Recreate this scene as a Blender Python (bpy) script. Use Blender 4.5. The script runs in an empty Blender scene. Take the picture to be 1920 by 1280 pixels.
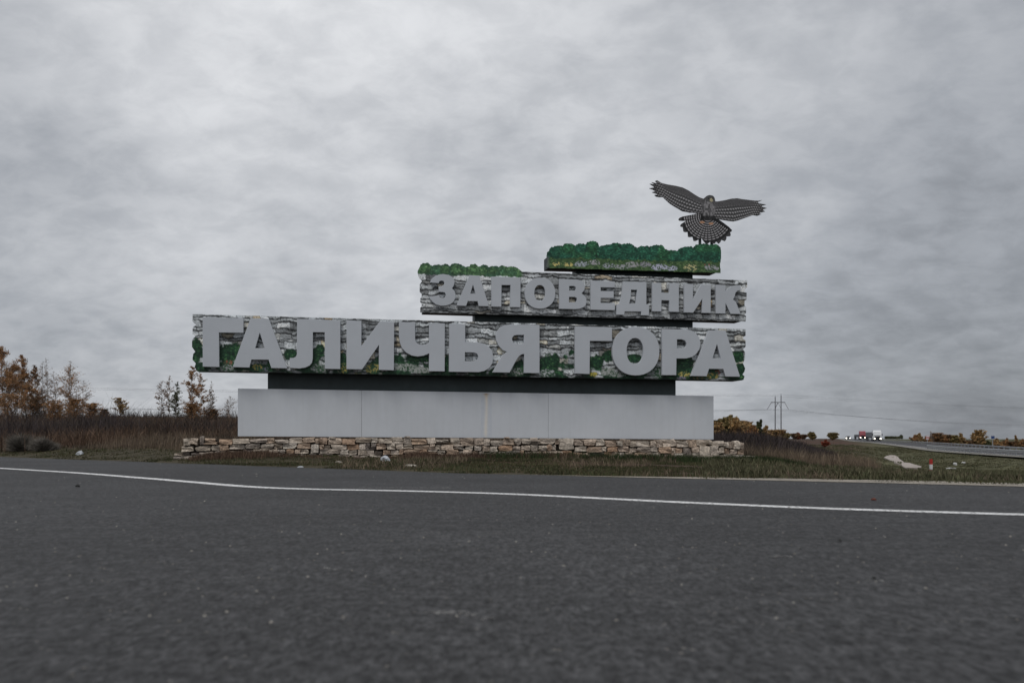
import bpy, bmesh, math, random
import numpy as np
from mathutils import Vector
random.seed(7); RNG = np.random.default_rng(11)
SC = bpy.context.scene
COL = SC.collection

# ------------------------------------------------------------------ camera
F = 1867.0; HZ = 822.0; EYE = 0.6          # focal length in photo pixels, horizon row, eye height
cam_d = bpy.data.cameras.new('camera'); cam = bpy.data.objects.new('camera', cam_d); COL.objects.link(cam)
cam.location = (0, 0, EYE); cam.rotation_euler = (math.radians(90), 0, 0)
cam_d.sensor_width = 36; cam_d.lens = 36*F/1920; cam_d.shift_y = (HZ-640)/1920
cam_d.clip_start = 0.05; cam_d.clip_end = 9000
cam_d.dof.use_dof = True; cam_d.dof.focus_distance = 28; cam_d.dof.aperture_fstop = 2.6
SC.camera = cam

# ------------------------------------------------------------------ world
W = bpy.data.worlds.new('World'); SC.world = W; W.use_nodes = True
SUN_EL, SUN_AZ = 56, 205
nt = W.node_tree; nt.nodes.clear()
def wn(t, **k):
    n = nt.nodes.new(t)
    for a, b in k.items(): setattr(n, a, b)
    return n
def mth(op, a, b=None, c=None):
    n = wn('ShaderNodeMath', operation=op)
    for i, v in enumerate((a, b, c)):
        if v is None: continue
        if isinstance(v, (int, float)): n.inputs[i].default_value = v
        else: nt.links.new(v, n.inputs[i])
    return n.outputs[0]
def mrange(v, a, b, c, d, smooth=True):
    n = wn('ShaderNodeMapRange'); n.interpolation_type = 'SMOOTHSTEP' if smooth else 'LINEAR'
    nt.links.new(v, n.inputs[0])
    for i, x in enumerate((a, b, c, d)): n.inputs[i+1].default_value = x
    return n.outputs[0]
out = wn('ShaderNodeOutputWorld')
sky = wn('ShaderNodeTexSky', sky_type='NISHITA'); sky.sun_disc = False
sky.sun_elevation = math.radians(SUN_EL); sky.sun_rotation = math.radians(SUN_AZ)
bg1 = wn('ShaderNodeBackground'); bg1.inputs[1].default_value = 0.08; nt.links.new(sky.outputs[0], bg1.inputs[0])
tc = wn('ShaderNodeTexCoord'); sp = wn('ShaderNodeSeparateXYZ'); nt.links.new(tc.outputs['Generated'], sp.inputs[0])
X, Y, Zc = sp.outputs
zz = mth('ADD', mth('MAXIMUM', Zc, 0.0), 0.36)
cu = mth('DIVIDE', X, zz); cv = mth('DIVIDE', Y, zz)
cmb = wn('ShaderNodeCombineXYZ'); nt.links.new(cu, cmb.inputs[0]); nt.links.new(cv, cmb.inputs[1])
def cloud(scale, sx, sy, rot, detail, rough, dist, off):
    m = wn('ShaderNodeMapping'); m.inputs['Scale'].default_value = (sx, sy, 1); m.inputs['Rotation'].default_value = (0, 0, rot)
    m.inputs['Location'].default_value = (off, off*0.7, off*0.3)
    nt.links.new(cmb.outputs[0], m.inputs[0])
    n = wn('ShaderNodeTexNoise'); n.inputs['Scale'].default_value = scale; n.inputs['Detail'].default_value = detail
    n.inputs['Roughness'].default_value = rough; n.inputs['Distortion'].default_value = dist
    nt.links.new(m.outputs[0], n.inputs['Vector']); return n.outputs[0]
n1 = cloud(2.1, 1.0, 0.95, 0.4, 4, 0.5, 0.15, 3.1)
n2 = cloud(6.0, 0.9, 0.9, 0.5, 5, 0.55, 0.25, 9.7)
n4 = cloud(15.0, 0.85, 1.0, 0.45, 5, 0.6, 0.3, 5.3)
n3 = cloud(0.55, 1, 1, 0.0, 2, 0.5, 0.1, 1.3)
az = mth('DIVIDE', X, mth('MAXIMUM', mth('ABSOLUTE', Y), 0.25))
side = mth('MULTIPLY', mrange(az, -0.62, -0.25, 0.74, 1.0), mrange(az, 0.0, 0.45, 1.0, 0.68))
lowr = mth('MULTIPLY', mrange(az, 0.15, 0.5, 0.0, 0.34), mrange(Zc, 0.0, 0.12, 1.0, 0.0))
side = mth('MULTIPLY', side, mth('SUBTRACT', 1.0, lowr))
body = mth('ADD', mth('MULTIPLY', mrange(n1, 0.3, 0.7, -0.5, 0.5), 0.13), mth('MULTIPLY', mrange(n2, 0.3, 0.7, -0.5, 0.5), 0.145))
body = mth('ADD', body, mth('MULTIPLY', mrange(n4, 0.32, 0.68, -0.5, 0.5), 0.11))
body = mth('ADD', body, mth('MULTIPLY', mrange(n3, 0.35, 0.65, -0.5, 0.5), 0.08))
lum = mth('MULTIPLY', mth('ADD', mth('MULTIPLY', body, 0.85), 0.585), side)
zen = mrange(Zc, 0.1, 0.95, 0.92, 1.6, False)
lum = mth('MULTIPLY', lum, zen)
low = mrange(Zc, -0.02, 0.0, 0.25, 1.0)
lum = mth('MULTIPLY', lum, low)
cr = wn('ShaderNodeValToRGB'); cr.color_ramp.elements[0].position = 0.12; cr.color_ramp.elements[0].color = (0.114, 0.125, 0.142, 1)
cr.color_ramp.elements[1].position = 1.0; cr.color_ramp.elements[1].color = (0.92, 0.93, 0.95, 1)
e = cr.color_ramp.elements.new(0.65); e.color = (0.60, 0.616, 0.645, 1)
e = cr.color_ramp.elements.new(0.4); e.color = (0.38, 0.40, 0.434, 1)
nt.links.new(lum, cr.inputs[0])
bg2 = wn('ShaderNodeBackground'); bg2.inputs[1].default_value = 1.0; nt.links.new(cr.outputs[0], bg2.inputs[0])
mx = wn('ShaderNodeMixShader'); mx.inputs[0].default_value = 0.96
nt.links.new(bg1.outputs[0], mx.inputs[1]); nt.links.new(bg2.outputs[0], mx.inputs[2]); nt.links.new(mx.outputs[0], out.inputs[0])

sd = bpy.data.lights.new('sun', 'SUN'); sd.energy = 1.5; sd.angle = math.radians(22); sd.color = (1, 0.975, 0.94)
so = bpy.data.objects.new('sun', sd); COL.objects.link(so)
a, el = math.radians(SUN_AZ), math.radians(SUN_EL)
sdir = Vector((math.sin(a)*math.cos(el), math.cos(a)*math.cos(el), math.sin(el)))
so.rotation_euler = sdir.to_track_quat('Z', 'Y').to_euler()
SC.view_settings.view_transform = 'Standard'; SC.view_settings.look = 'None'
SC.view_settings.exposure = 0; SC.view_settings.gamma = 1; SC.view_settings.use_curve_mapping = False

# ------------------------------------------------------------------ helpers
def tag(o, label=None, cat=None, group=None, kind=None):
    if label: o['label'] = label
    if cat: o['category'] = cat
    if group: o['group'] = group
    if kind: o['kind'] = kind
    return o
def link(name, me, m=None, parent=None, loc=None):
    o = bpy.data.objects.new(name, me); COL.objects.link(o)
    if m is not None and not me.materials: me.materials.append(m)
    if parent: o.parent = parent
    if loc is not None: o.location = loc
    return o
def empty(name, loc, rz=0, label=None, cat=None, group=None):
    o = bpy.data.objects.new(name, None); COL.objects.link(o); o.location = loc; o.rotation_euler = (0, 0, rz)
    o.empty_display_size = 0.2
    return tag(o, label, cat, group)
def npmesh(name, V, Fc, smooth=False, cols=None):
    V = np.asarray(V, np.float32); Fc = np.asarray(Fc, np.int32); k = Fc.shape[1]
    me = bpy.data.meshes.new(name); me.vertices.add(len(V)); me.vertices.foreach_set('co', V.ravel())
    me.loops.add(Fc.size); me.loops.foreach_set('vertex_index', Fc.ravel())
    me.polygons.add(len(Fc)); me.polygons.foreach_set('loop_start', np.arange(0, Fc.size, k, dtype=np.int32))
    me.polygons.foreach_set('loop_total', np.full(len(Fc), k, np.int32))
    me.polygons.foreach_set('use_smooth', np.full(len(Fc), smooth, bool))
    if cols is not None:
        ca = me.color_attributes.new('paint', 'FLOAT_COLOR', 'POINT')
        c4 = np.ones((len(V), 4), np.float32); c4[:, :3] = cols; ca.data.foreach_set('color', c4.ravel())
    me.update(calc_edges=True); me.validate(); return me
class MB:
    def __init__(s): s.v = []; s.f = []
    def box(s, x0, x1, y0, y1, z0, z1):
        b = len(s.v); s.v += [(x0,y0,z0),(x1,y0,z0),(x1,y1,z0),(x0,y1,z0),(x0,y0,z1),(x1,y0,z1),(x1,y1,z1),(x0,y1,z1)]
        s.f += [tuple(b+i for i in q) for q in ((0,3,2,1),(4,5,6,7),(0,1,5,4),(1,2,6,5),(2,3,7,6),(3,0,4,7))]; return s
    def tube(s, p0, p1, r0, r1, n=6, cap=True):
        p0, p1 = Vector(p0), Vector(p1); d = (p1-p0)
        if d.length < 1e-6: return s
        q = d.to_track_quat('Z', 'Y'); b = len(s.v)
        for p, r in ((p0, r0), (p1, r1)):
            for i in range(n):
                t = 2*math.pi*i/n; s.v.append(tuple(p + q @ Vector((math.cos(t)*r, math.sin(t)*r, 0))))
        for i in range(n): j = (i+1) % n; s.f.append((b+i, b+j, b+n+j, b+n+i))
        if cap: s.f.append(tuple(b+i for i in range(n-1, -1, -1))); s.f.append(tuple(b+n+i for i in range(n)))
        return s
    def prism(s, pts, y0, y1):                      # outline in x,z swept along y
        b = len(s.v); n = len(pts)
        s.v += [(x, y0, z) for x, z in pts] + [(x, y1, z) for x, z in pts]
        s.f += [tuple(b+i for i in range(n)), tuple(b+n+i for i in range(n-1, -1, -1))]
        for i in range(n): j = (i+1) % n; s.f.append((b+j, b+i, b+n+i, b+n+j))
        return s
    def mesh(s, name, bevel=0, fix=True):
        me = bpy.data.meshes.new(name); me.from_pydata(s.v, [], s.f)
        if fix or bevel:
            bm = bmesh.new(); bm.from_mesh(me)
            if bevel: bmesh.ops.bevel(bm, geom=bm.edges[:], offset=bevel, segments=2, affect='EDGES', profile=0.6)
            bmesh.ops.recalc_face_normals(bm, faces=bm.faces[:]); bm.to_mesh(me); bm.free()
        me.update(); return me
    def build(s, name, m, parent=None, bevel=0, loc=None): return link(name, s.mesh(name, bevel), m, parent, loc)

def mat(name, col, rough=0.8, metal=0, noise=None, bump=None, island=0, obrand=0, attr=False, spec=0.3, emit=None, cols=None, transl=0):
    """noise=(scale, amount), bump=(scale, strength, dist); cols = extra colours mixed in by noise / random"""
    m = bpy.data.materials.new(name); m.use_nodes = True; t = m.node_tree; N = t.nodes; L = t.links
    b = N['Principled BSDF']; b.inputs['Roughness'].default_value = rough; b.inputs['Metallic'].default_value = metal
    b.inputs['Specular IOR Level'].default_value = spec
    def mix(fac, a_, b_, mode='MIX'):
        x = N.new('ShaderNodeMix'); x.data_type = 'RGBA'; x.blend_type = mode
        for sock, v in ((x.inputs[0], fac), (x.inputs[6], a_), (x.inputs[7], b_)):
            if isinstance(v, bpy.types.NodeSocket): L.new(v, sock)
            elif isinstance(v, (int, float)): sock.default_value = v
            else: sock.default_value = (*v, 1)
        return x.outputs[2]
    tcn = N.new('ShaderNodeTexCoord')
    def nz(scale, detail=5, coord='Object', rough_=0.6):
        n = N.new('ShaderNodeTexNoise'); n.inputs['Scale'].default_value = scale; n.inputs['Detail'].default_value = detail
        n.inputs['Roughness'].default_value = rough_
        L.new(tcn.outputs[coord], n.inputs['Vector']); return n.outputs[0]
    def mr(v, a_, b_, c_, d_):
        n = N.new('ShaderNodeMapRange'); L.new(v, n.inputs[0])
        for i, x in enumerate((a_, b_, c_, d_)): n.inputs[i+1].default_value = x
        return n.outputs[0]
    c = None
    if attr:
        an = N.new('ShaderNodeAttribute'); an.attribute_name = 'paint'; c = an.outputs['Color']
    else: c = mix(0.0, col, col)
    rnd = None
    if island:
        g = N.new('ShaderNodeNewGeometry'); rnd = g.outputs['Random Per Island']
    if obrand:
        g = N.new('ShaderNodeObjectInfo'); rnd = g.outputs['Random']
    if cols and rnd is not None:
        r = N.new('ShaderNodeValToRGB'); r.color_ramp.interpolation = 'LINEAR'
        allc = [col]+list(cols); els = r.color_ramp.elements
        els[0].color = (*allc[0], 1); els[1].color = (*allc[-1], 1)
        for i in range(1, len(allc)-1): els.new(i/(len(allc)-1)).color = (*allc[i], 1)
        L.new(rnd, r.inputs[0]); c = r.outputs[0]
    elif cols:
        for i, cc in enumerate(cols): c = mix(mr(nz(0.7+1.9*i, 4), 0.42, 0.6, 0, 1), c, cc)
    if island or obrand:
        amt = island or obrand
        ml = N.new('ShaderNodeMath'); ml.operation = 'FRACT'; m2 = N.new('ShaderNodeMath'); m2.operation = 'MULTIPLY'; m2.inputs[1].default_value = 17.31
        L.new(rnd, m2.inputs[0]); L.new(m2.outputs[0], ml.inputs[0])
        v = mr(ml.outputs[0], 0, 1, 1-amt, 1+amt)
        cx = N.new('ShaderNodeCombineXYZ'); [L.new(v, cx.inputs[i]) for i in range(3)]
        c = mix(1.0, c, cx.outputs[0], 'MULTIPLY')
    if noise:
        for sc_, am in ([noise] if isinstance(noise[0], (int, float)) else noise):
            v = mr(nz(sc_), 0.3, 0.7, 1-am, 1+am)
            cx = N.new('ShaderNodeCombineXYZ'); [L.new(v, cx.inputs[i]) for i in range(3)]
            c = mix(1.0, c, cx.outputs[0], 'MULTIPLY')
    L.new(c, b.inputs['Base Color'])
    if bump:
        bn = N.new('ShaderNodeBump'); bn.inputs['Strength'].default_value = bump[1]; bn.inputs['Distance'].default_value = bump[2]
        L.new(nz(bump[0], 6), bn.inputs['Height']); L.new(bn.outputs[0], b.inputs['Normal'])
    if emit:
        b.inputs['Emission Color'].default_value = (*emit[0], 1); b.inputs['Emission Strength'].default_value = emit[1]
    return m

# pixel of the 1920 wide photograph + depth -> point in the world
def at(px, py, Z): return ((px-960)/F*Z, Z, EYE-(py-HZ)/F*Z)
def sstep(x): x = np.clip(x, 0, 1); return x*x*(3-2*x)
def vnoise(x, y, seed=0):
    xi = np.floor(x).astype(np.int64); yi = np.floor(y).astype(np.int64); fx = x-xi; fy = y-yi
    fx = fx*fx*(3-2*fx); fy = fy*fy*(3-2*fy)
    def h(i, j):
        n = (i*374761393 + j*668265263 + seed*974634777) & 0xffffffff
        n = ((n ^ (n >> 13))*1274126177) & 0xffffffff
        return ((n ^ (n >> 16)) & 0xffff)/65535.0
    return (h(xi, yi)*(1-fx)+h(xi+1, yi)*fx)*(1-fy)+(h(xi, yi+1)*(1-fx)+h(xi+1, yi+1)*fx)*fy
def fbm(x, y, seed=0, oct=4, g=0.5):
    s = 0; am = 1; t = 0
    for o in range(oct): s = s+am*vnoise(x*2**o, y*2**o, seed+o*13); t += am; am *= g
    return s/t

# ------------------------------------------------------------------ lie of the land
EDGE = np.array([(-110, 135), (-16.9, 32.9), (-9.1, 25.3), (-4.6, 20.8), (-0.92, 17.3), (1.6, 15.6), (3.8, 14.2), (6.4, 12.45), (42, -12)], float)
def seg_dist(x, y, P):
    best = np.full(x.shape, 1e9); sg = np.ones(x.shape)
    for (ax, ay), (bx, by) in zip(P[:-1], P[1:]):
        dx, dy = bx-ax, by-ay; t = np.clip(((x-ax)*dx+(y-ay)*dy)/(dx*dx+dy*dy), 0, 1)
        qx, qy = x-(ax+t*dx), y-(ay+t*dy); d = np.hypot(qx, qy); cr_ = dx*qy-dy*qx
        m_ = d < best; best = np.where(m_, d, best); sg = np.where(m_, np.sign(cr_), sg)
    return best*sg
def edge_d(x, y): return seg_dist(x, y, EDGE)                       # > 0 on the grass side
NEAR = np.array([(26, -40), (28.5, 5), (31.5, 30), (35, 50), (40.8, 79), (46.7, 107.6), (62.7, 158), (91, 250), (110, 320), (142.5, 430), (166, 500), (215, 640), (300, 900)], float)
def road_z(y): return np.interp(y, [-50, 80, 320, 430, 500, 640, 900], [-1.0, -0.8, -0.17, 0.33, 0.45, 0.3, -1])
def near_d(x, y): return seg_dist(x, y, NEAR)                       # > 0 left of the highway
PROF = [(-900, [(33, 0), (60, 1.2), (120, 3.0), (200, 4.0), (500, 2.5), (1500, 3)]),
        (0,    [(33, 0), (37, .1), (60, 1.0), (120, 3.0), (200, 4.0), (500, 2.5), (1500, 3)]),
        (330,  [(24, 0), (28, .2), (60, 1.0), (120, 2.9), (200, 3.8), (500, 2.0), (1500, 2)]),
        (960,  [(17, 0), (24, .06), (29, .06), (60, .4), (120, 1.4), (200, 1.5), (500, 1), (1500, 1)]),
        (1400, [(14, 0), (30, -.1), (60, -.2), (120, -.1), (200, .3), (400, .6), (1500, .8)]),
        (1560, [(14, 0), (30, -.35), (50, -.7), (90, -.7), (180, -.15), (360, .45), (1500, .6)]),
        (1700, [(13, 0), (30, -.45), (55, -1.3), (75, -1.45), (95, -1.3), (158, -.9), (250, -.5), (360, .3), (1500, .6)]),
        (1950, [(12, 0), (40, -.85), (60, -1.65), (68, -1.7), (158, -1.2), (250, -.6), (360, .3), (1500, .6)]),
        (2800, [(8, 0), (20, -.8), (60, -1.6), (158, -1.2), (360, .3), (1500, .6)])]
def ground(x, y):
    x = np.asarray(x, float); y = np.asarray(y, float)
    yy = np.maximum(y, 6.0); px = 960+F*x/yy
    cs = [c for c, _ in PROF]; Hs = [np.interp(yy, [a_[0] for a_ in p], [a_[1] for a_ in p]) for _, p in PROF]
    z = Hs[0]*1.0
    for i in range(len(cs)-1):
        t = sstep((px-cs[i])/(cs[i+1]-cs[i])); z = np.where(px > cs[i], Hs[i]*(1-t)+Hs[i+1]*t, z)
    far = np.clip((yy-20)/60, 0, 1)
    z = z+(fbm(x*.09, y*.09, 3)-.5)*.5*far + (fbm(x*.5, y*.5, 5)-.5)*.12*np.clip((yy-12)/30, 0, 1)
    nd = near_d(x, y)
    gul = (fbm(x*.22+y*.05, y*.07, 9, 3)-.5)*1.0*np.clip((nd-2)/8, 0, 1)*np.clip((px-1540)/120, 0, 1)*np.clip((yy-45)/20, 0, 1)
    z = z+gul*np.where(yy < 260, 1, 0)
    t = sstep(nd/np.clip(yy*.09, 5, 9)); z = (road_z(y)-.10)*(1-t)+z*t
    z = np.where(nd < 0, road_z(y)-.10-1.5*sstep((-nd-9.6)/6)*np.clip((480-yy)/120, 0, 1), z)
    ed = edge_d(x, y)
    z = z*sstep(ed/3.0) - .02
    z = np.where(ed < 0, -.06, z)
    return z
def gz(x, y): return float(ground(np.array([x]), np.array([y]))[0])
def hit(px, py, zmin=12.0, zmax=800.0):             # where the sight line through a photo pixel meets the land
    Z = np.exp(np.linspace(math.log(zmin), math.log(zmax), 1500)); x = (px-960)/F*Z; zr = EYE-(py-HZ)/F*Z
    k = np.where(zr <= ground(x, Z))[0]
    i = k[0] if len(k) else len(Z)-1
    return (float(x[i]), float(Z[i]), gz(x[i], Z[i]))

# ------------------------------------------------------------------ ground, roads
def axis(segs):
    o = []
    for a_, b_, n in segs: o += list(np.linspace(a_, b_, n, endpoint=False))
    return np.array(o+[segs[-1][1]])
gx = axis([(-2500, -400, 12), (-400, -120, 20), (-120, -40, 50), (-40, 20, 150), (20, 110, 110), (110, 300, 50), (300, 2500, 16)])
gy = axis([(-80, 8, 14), (8, 40, 100), (40, 130, 120), (130, 520, 110), (520, 3500, 20)])
GX, GY = np.meshgrid(gx, gy); GZ = ground(GX, GY)
PXg = 960+F*GX/np.maximum(GY, 6)
ny, nx = GX.shape
brown = np.array([.055, .042, .031]); green = np.array([.070, .070, .039]); tan = np.array([.14, .115, .075]); redd = np.array([.07, .04, .03])
w1 = fbm(GX*.06, GY*.06, 21)[..., None]; w2 = fbm(GX*.5, GY*.5, 22)[..., None]
colg = brown*(1-sstep((w1-.4)*5))+redd*sstep((w1-.4)*5)
verge = sstep(1-(edge_d(GX, GY)-2.5)/3.0)[..., None]
right = sstep((PXg-1570)/90)[..., None]*sstep((GY-14)/8)[..., None]
g2 = green*(.75+.5*w2)+tan*.35*np.clip(w1*2-.9, 0, 1)
colg = colg*(1-right)+g2*right
midr = (sstep((PXg-1250)/150)*sstep((62-GY)/15))[..., None]*(1-right)
colg = colg*(1-midr*.7)+(green*.6+tan*.5)*midr*.7
colg = colg*(1-verge)+(green*.35+brown*.55)*verge
idx = np.arange(ny*nx).reshape(ny, nx)
Fq = np.stack([idx[:-1, :-1], idx[:-1, 1:], idx[1:, 1:], idx[1:, :-1]], -1).reshape(-1, 4)
me = npmesh('ground', np.stack([GX, GY, GZ], -1).reshape(-1, 3), Fq, True, colg.reshape(-1, 3))
M_ground = mat('soil and turf', (0, 0, 0), .95, attr=True, noise=[(0.9, .35), (7, .3)], bump=(3, .6, .15), spec=.1)
tag(link('ground', me, M_ground), kind='structure')

def chain(P, step):                                  # resample polyline
    P = np.asarray(P, float); d = np.r_[0, np.cumsum(np.hypot(*np.diff(P, axis=0).T))]
    s = np.arange(0, d[-1], step); return np.c_[np.interp(s, d, P[:, 0]), np.interp(s, d, P[:, 1])]
def smooth2(P, k):
    P = P.copy()
    for _ in range(k): P[1:-1] = (P[:-2]+2*P[1:-1]+P[2:])/4
    return P
def normals(P):
    t = np.gradient(P, axis=0); t /= np.hypot(t[:, 0], t[:, 1])[:, None]; return np.c_[-t[:, 1], t[:, 0]]
EP = smooth2(chain(EDGE, .12), 60)
rag = (fbm(np.arange(len(EP))*.06, np.zeros(len(EP)), 31, 4)-.5)*.28
EPn = EP+normals(EP)*rag[:, None]
nE = len(EPn)
backp = np.c_[EPn[:, 0]-30, EPn[:, 1]-90]
V = np.r_[np.c_[EPn, np.zeros(nE)], np.c_[backp, np.zeros(nE)]]
ii = np.arange(nE-1)
m = bpy.data.materials.new('asphalt'); m.use_nodes = True
def asphalt(m, base=.038, patch=True):
    t = m.node_tree; N = t.nodes; L = t.links; b = N['Principled BSDF']; tcn = N.new('ShaderNodeTexCoord')
    def nz(s, d=4, r=.6, sc=None):
        n = N.new('ShaderNodeTexNoise'); n.inputs['Scale'].default_value = s; n.inputs['Detail'].default_value = d; n.inputs['Roughness'].default_value = r
        if sc:
            mp = N.new('ShaderNodeMapping'); mp.inputs['Scale'].default_value = sc; L.new(tcn.outputs['Object'], mp.inputs[0]); L.new(mp.outputs[0], n.inputs['Vector'])
        else: L.new(tcn.outputs['Object'], n.inputs['Vector'])
        return n.outputs[0]
    def mr(v, a_, b_, c_, d_, sm=False):
        n = N.new('ShaderNodeMapRange'); L.new(v, n.inputs[0])
        for i, x in enumerate((a_, b_, c_, d_)): n.inputs[i+1].default_value = x
        return n.outputs[0]
    def mul(a_, b_):
        n = N.new('ShaderNodeMath'); n.operation = 'MULTIPLY'
        for i, v in enumerate((a_, b_)):
            if isinstance(v, (int, float)): n.inputs[i].default_value = v
            else: L.new(v, n.inputs[i])
        return n.outputs[0]
    v = mul(mr(nz(40, 4, .8, (1, .38, 1)), .34, .66, .15, 1.85), mr(nz(13, 5, .8, (1, .45, 1)), .36, .64, .55, 1.45))
    v = mul(v, mr(nz(3.0, 6, .75, (.5, 1.2, 1)), .3, .7, .76, 1.24)); v = mul(v, mr(nz(.3, 4), .35, .65, .8, 1.18))
    v = mul(v, base)
    vo = N.new('ShaderNodeTexVoronoi'); vo.inputs['Scale'].default_value = 24; L.new(tcn.outputs['Object'], vo.inputs['Vector'])
    spk = mul(mr(vo.outputs['Distance'], .10, .2, 1, 0), mr(nz(5, 2), .56, .66, 0, 1))
    cx = N.new('ShaderNodeCombineXYZ')
    for i, k in enumerate((1.0, 1.005, 1.05)): L.new(mul(v, k), cx.inputs[i])
    x = N.new('ShaderNodeMix'); x.data_type = 'RGBA'; L.new(mul(spk, .75), x.inputs[0]); L.new(cx.outputs[0], x.inputs[6]); x.inputs[7].default_value = (.27, .25, .22, 1)
    c = x.outputs[2]
    if patch:                                        # pale scuffs and dust
        s2 = mul(mr(nz(1.6, 6, .7, (.5, 1.6, 1)), .66, .74, 0, .5), mr(nz(30, 3), .4, .6, 0, 1))
        x2 = N.new('ShaderNodeMix'); x2.data_type = 'RGBA'; L.new(s2, x2.inputs[0]); L.new(c, x2.inputs[6]); x2.inputs[7].default_value = (.3, .29, .28, 1); c = x2.outputs[2]
    L.new(c, b.inputs['Base Color']); b.inputs['Roughness'].default_value = .82; b.inputs['Specular IOR Level'].default_value = .25
    bn = N.new('ShaderNodeBump'); bn.inputs['Strength'].default_value = .8; bn.inputs['Distance'].default_value = .008
    L.new(nz(75, 3, .7), bn.inputs['Height']); L.new(bn.outputs[0], b.inputs['Normal'])
asphalt(m)
M_asph = m
tag(link('road', npmesh('road', V, np.stack([ii, ii+nE, ii+nE+1, ii+1], -1)), M_asph), kind='structure')

# sandy gravel shoulder on the right
def strip(name, P, off0, off1, z, m, zf=None):
    n_ = normals(P); o0 = off0 if np.ndim(off0) else np.full(len(P), off0); o1 = off1 if np.ndim(off1) else np.full(len(P), off1)
    A = P+n_*o0[:, None]; B = P+n_*o1[:, None]
    za = zf(A) if zf else np.full(len(P), z); zb = zf(B) if zf else np.full(len(P), z)
    V = np.r_[np.c_[A, za], np.c_[B, zb]]; i = np.arange(len(P)-1); k = len(P)
    return link(name, npmesh(name, V, np.stack([i, i+1, i+k+1, i+k], -1)), m)
M_grav = mat('pale gravel', (.27, .245, .21), .95, noise=[(6, .3), (60, .35), (1.2, .2)], bump=(50, .7, .02), spec=.1)
sel = (EPn[:, 0] > .3) & (EPn[:, 0] < 24); GP = EPn[sel]
taper = sstep(np.linspace(0, 1, len(GP))*9)*(.55+.5*fbm(np.arange(len(GP))*.05, np.zeros(len(GP)), 4))*(.45+.75*sstep(np.linspace(0, 1, len(GP))*3))
tag(strip('gravel_shoulder', GP, -.06*taper, 1.15*taper+.02, .006, M_grav), kind='structure')

# painted edge line, bending like the photograph's
LN = [(-420, 861), (-150, 870.5), (0, 877.6), (150, 886.6), (250, 894.6), (350, 902.6), (450, 911.2), (500, 914.4), (600, 917.6), (700, 919.2), (800, 921.2), (960, 926), (1260, 941), (1560, 954), (1920, 965), (2400, 976), (3400, 990)]
LP = smooth2(chain([at(px, py, EYE*F/(py-HZ))[:2] for px, py in LN], .06), 40)
wob = (fbm(np.arange(len(LP))*.05, np.zeros(len(LP)), 77, 3)-.5)*.035
M_paint = mat('road paint', (.62, .62, .62), .7, noise=[(3, .1), (45, .25)], spec=.3)
_t = M_paint.node_tree; _b = _t.nodes['Principled BSDF']
_n = _t.nodes.new('ShaderNodeTexNoise'); _n.inputs['Scale'].default_value = 28; _n.inputs['Detail'].default_value = 4; _tc = _t.nodes.new('ShaderNodeTexCoord'); _t.links.new(_tc.outputs['Object'], _n.inputs['Vector'])
_m = _t.nodes.new('ShaderNodeMapRange'); _m.inputs[1].default_value = .36; _m.inputs[2].default_value = .44; _t.links.new(_n.outputs[0], _m.inputs[0]); _t.links.new(_m.outputs[0], _b.inputs['Alpha'])
tag(strip('road_marking', LP, -.105+wob, .105+wob*.6, .004, M_paint), kind='structure')

M_scuff = mat('pale scuff', (.24, .235, .23), .9)
_t = M_scuff.node_tree; _n = _t.nodes.new('ShaderNodeTexNoise'); _n.inputs['Scale'].default_value = 30; _n.inputs['Detail'].default_value = 4; _tc = _t.nodes.new('ShaderNodeTexCoord'); _t.links.new(_tc.outputs['Object'], _n.inputs['Vector'])
_m = _t.nodes.new('ShaderNodeMapRange'); _m.inputs[1].default_value = .5; _m.inputs[2].default_value = .62; _m.inputs[4].default_value = .8; _t.links.new(_n.outputs[0], _m.inputs[0]); _t.links.new(_m.outputs[0], _t.nodes['Principled BSDF'].inputs['Alpha'])
for q_, w_s in (([(802, 1151), (822, 1147), (850, 1148), (880, 1153), (918, 1161)], .035), ([(600, 1065), (618, 1066.5), (640, 1068)], .03), ([(1440, 1044), (1465, 1043), (1490, 1046)], .04), ([(1625, 1088), (1640, 1089), (1660, 1090)], .025), ([(640, 914.5), (740, 914), (850, 915)], .1)):
    sp_ = chain([at(px, py, EYE*F/(py-HZ))[:2] for px, py in q_], .01 if q_[0][1] > 950 else .05)
    tag(strip('scuff_mark', sp_, -w_s, w_s, .003, M_scuff), kind='structure')
# highway on its embankment
HP = smooth2(chain(NEAR, 2.0), 20)
zfun = lambda A: road_z(A[:, 1])
M_high = mat('worn highway asphalt', (.075, .075, .08), .95, noise=[(.5, .12), (5, .15)], spec=.05)
tag(strip('highway', HP, -.2, -9.3, 0, M_high, zfun), kind='structure')
M_sho = mat('highway shoulder gravel', (.2, .19, .17), .95, noise=[(2, .2), (.3, .2)])
tag(strip('highway_shoulder', HP, 1.3, -.2, 0, M_sho, lambda A: road_z(A[:, 1])-.012), kind='structure')
M_hl = mat('highway paint', (.6, .6, .6), .7)
tag(strip('highway_edge_marking', HP, -.6, -.8, 0, M_hl, lambda A: road_z(A[:, 1])+.006), kind='structure')

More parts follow.
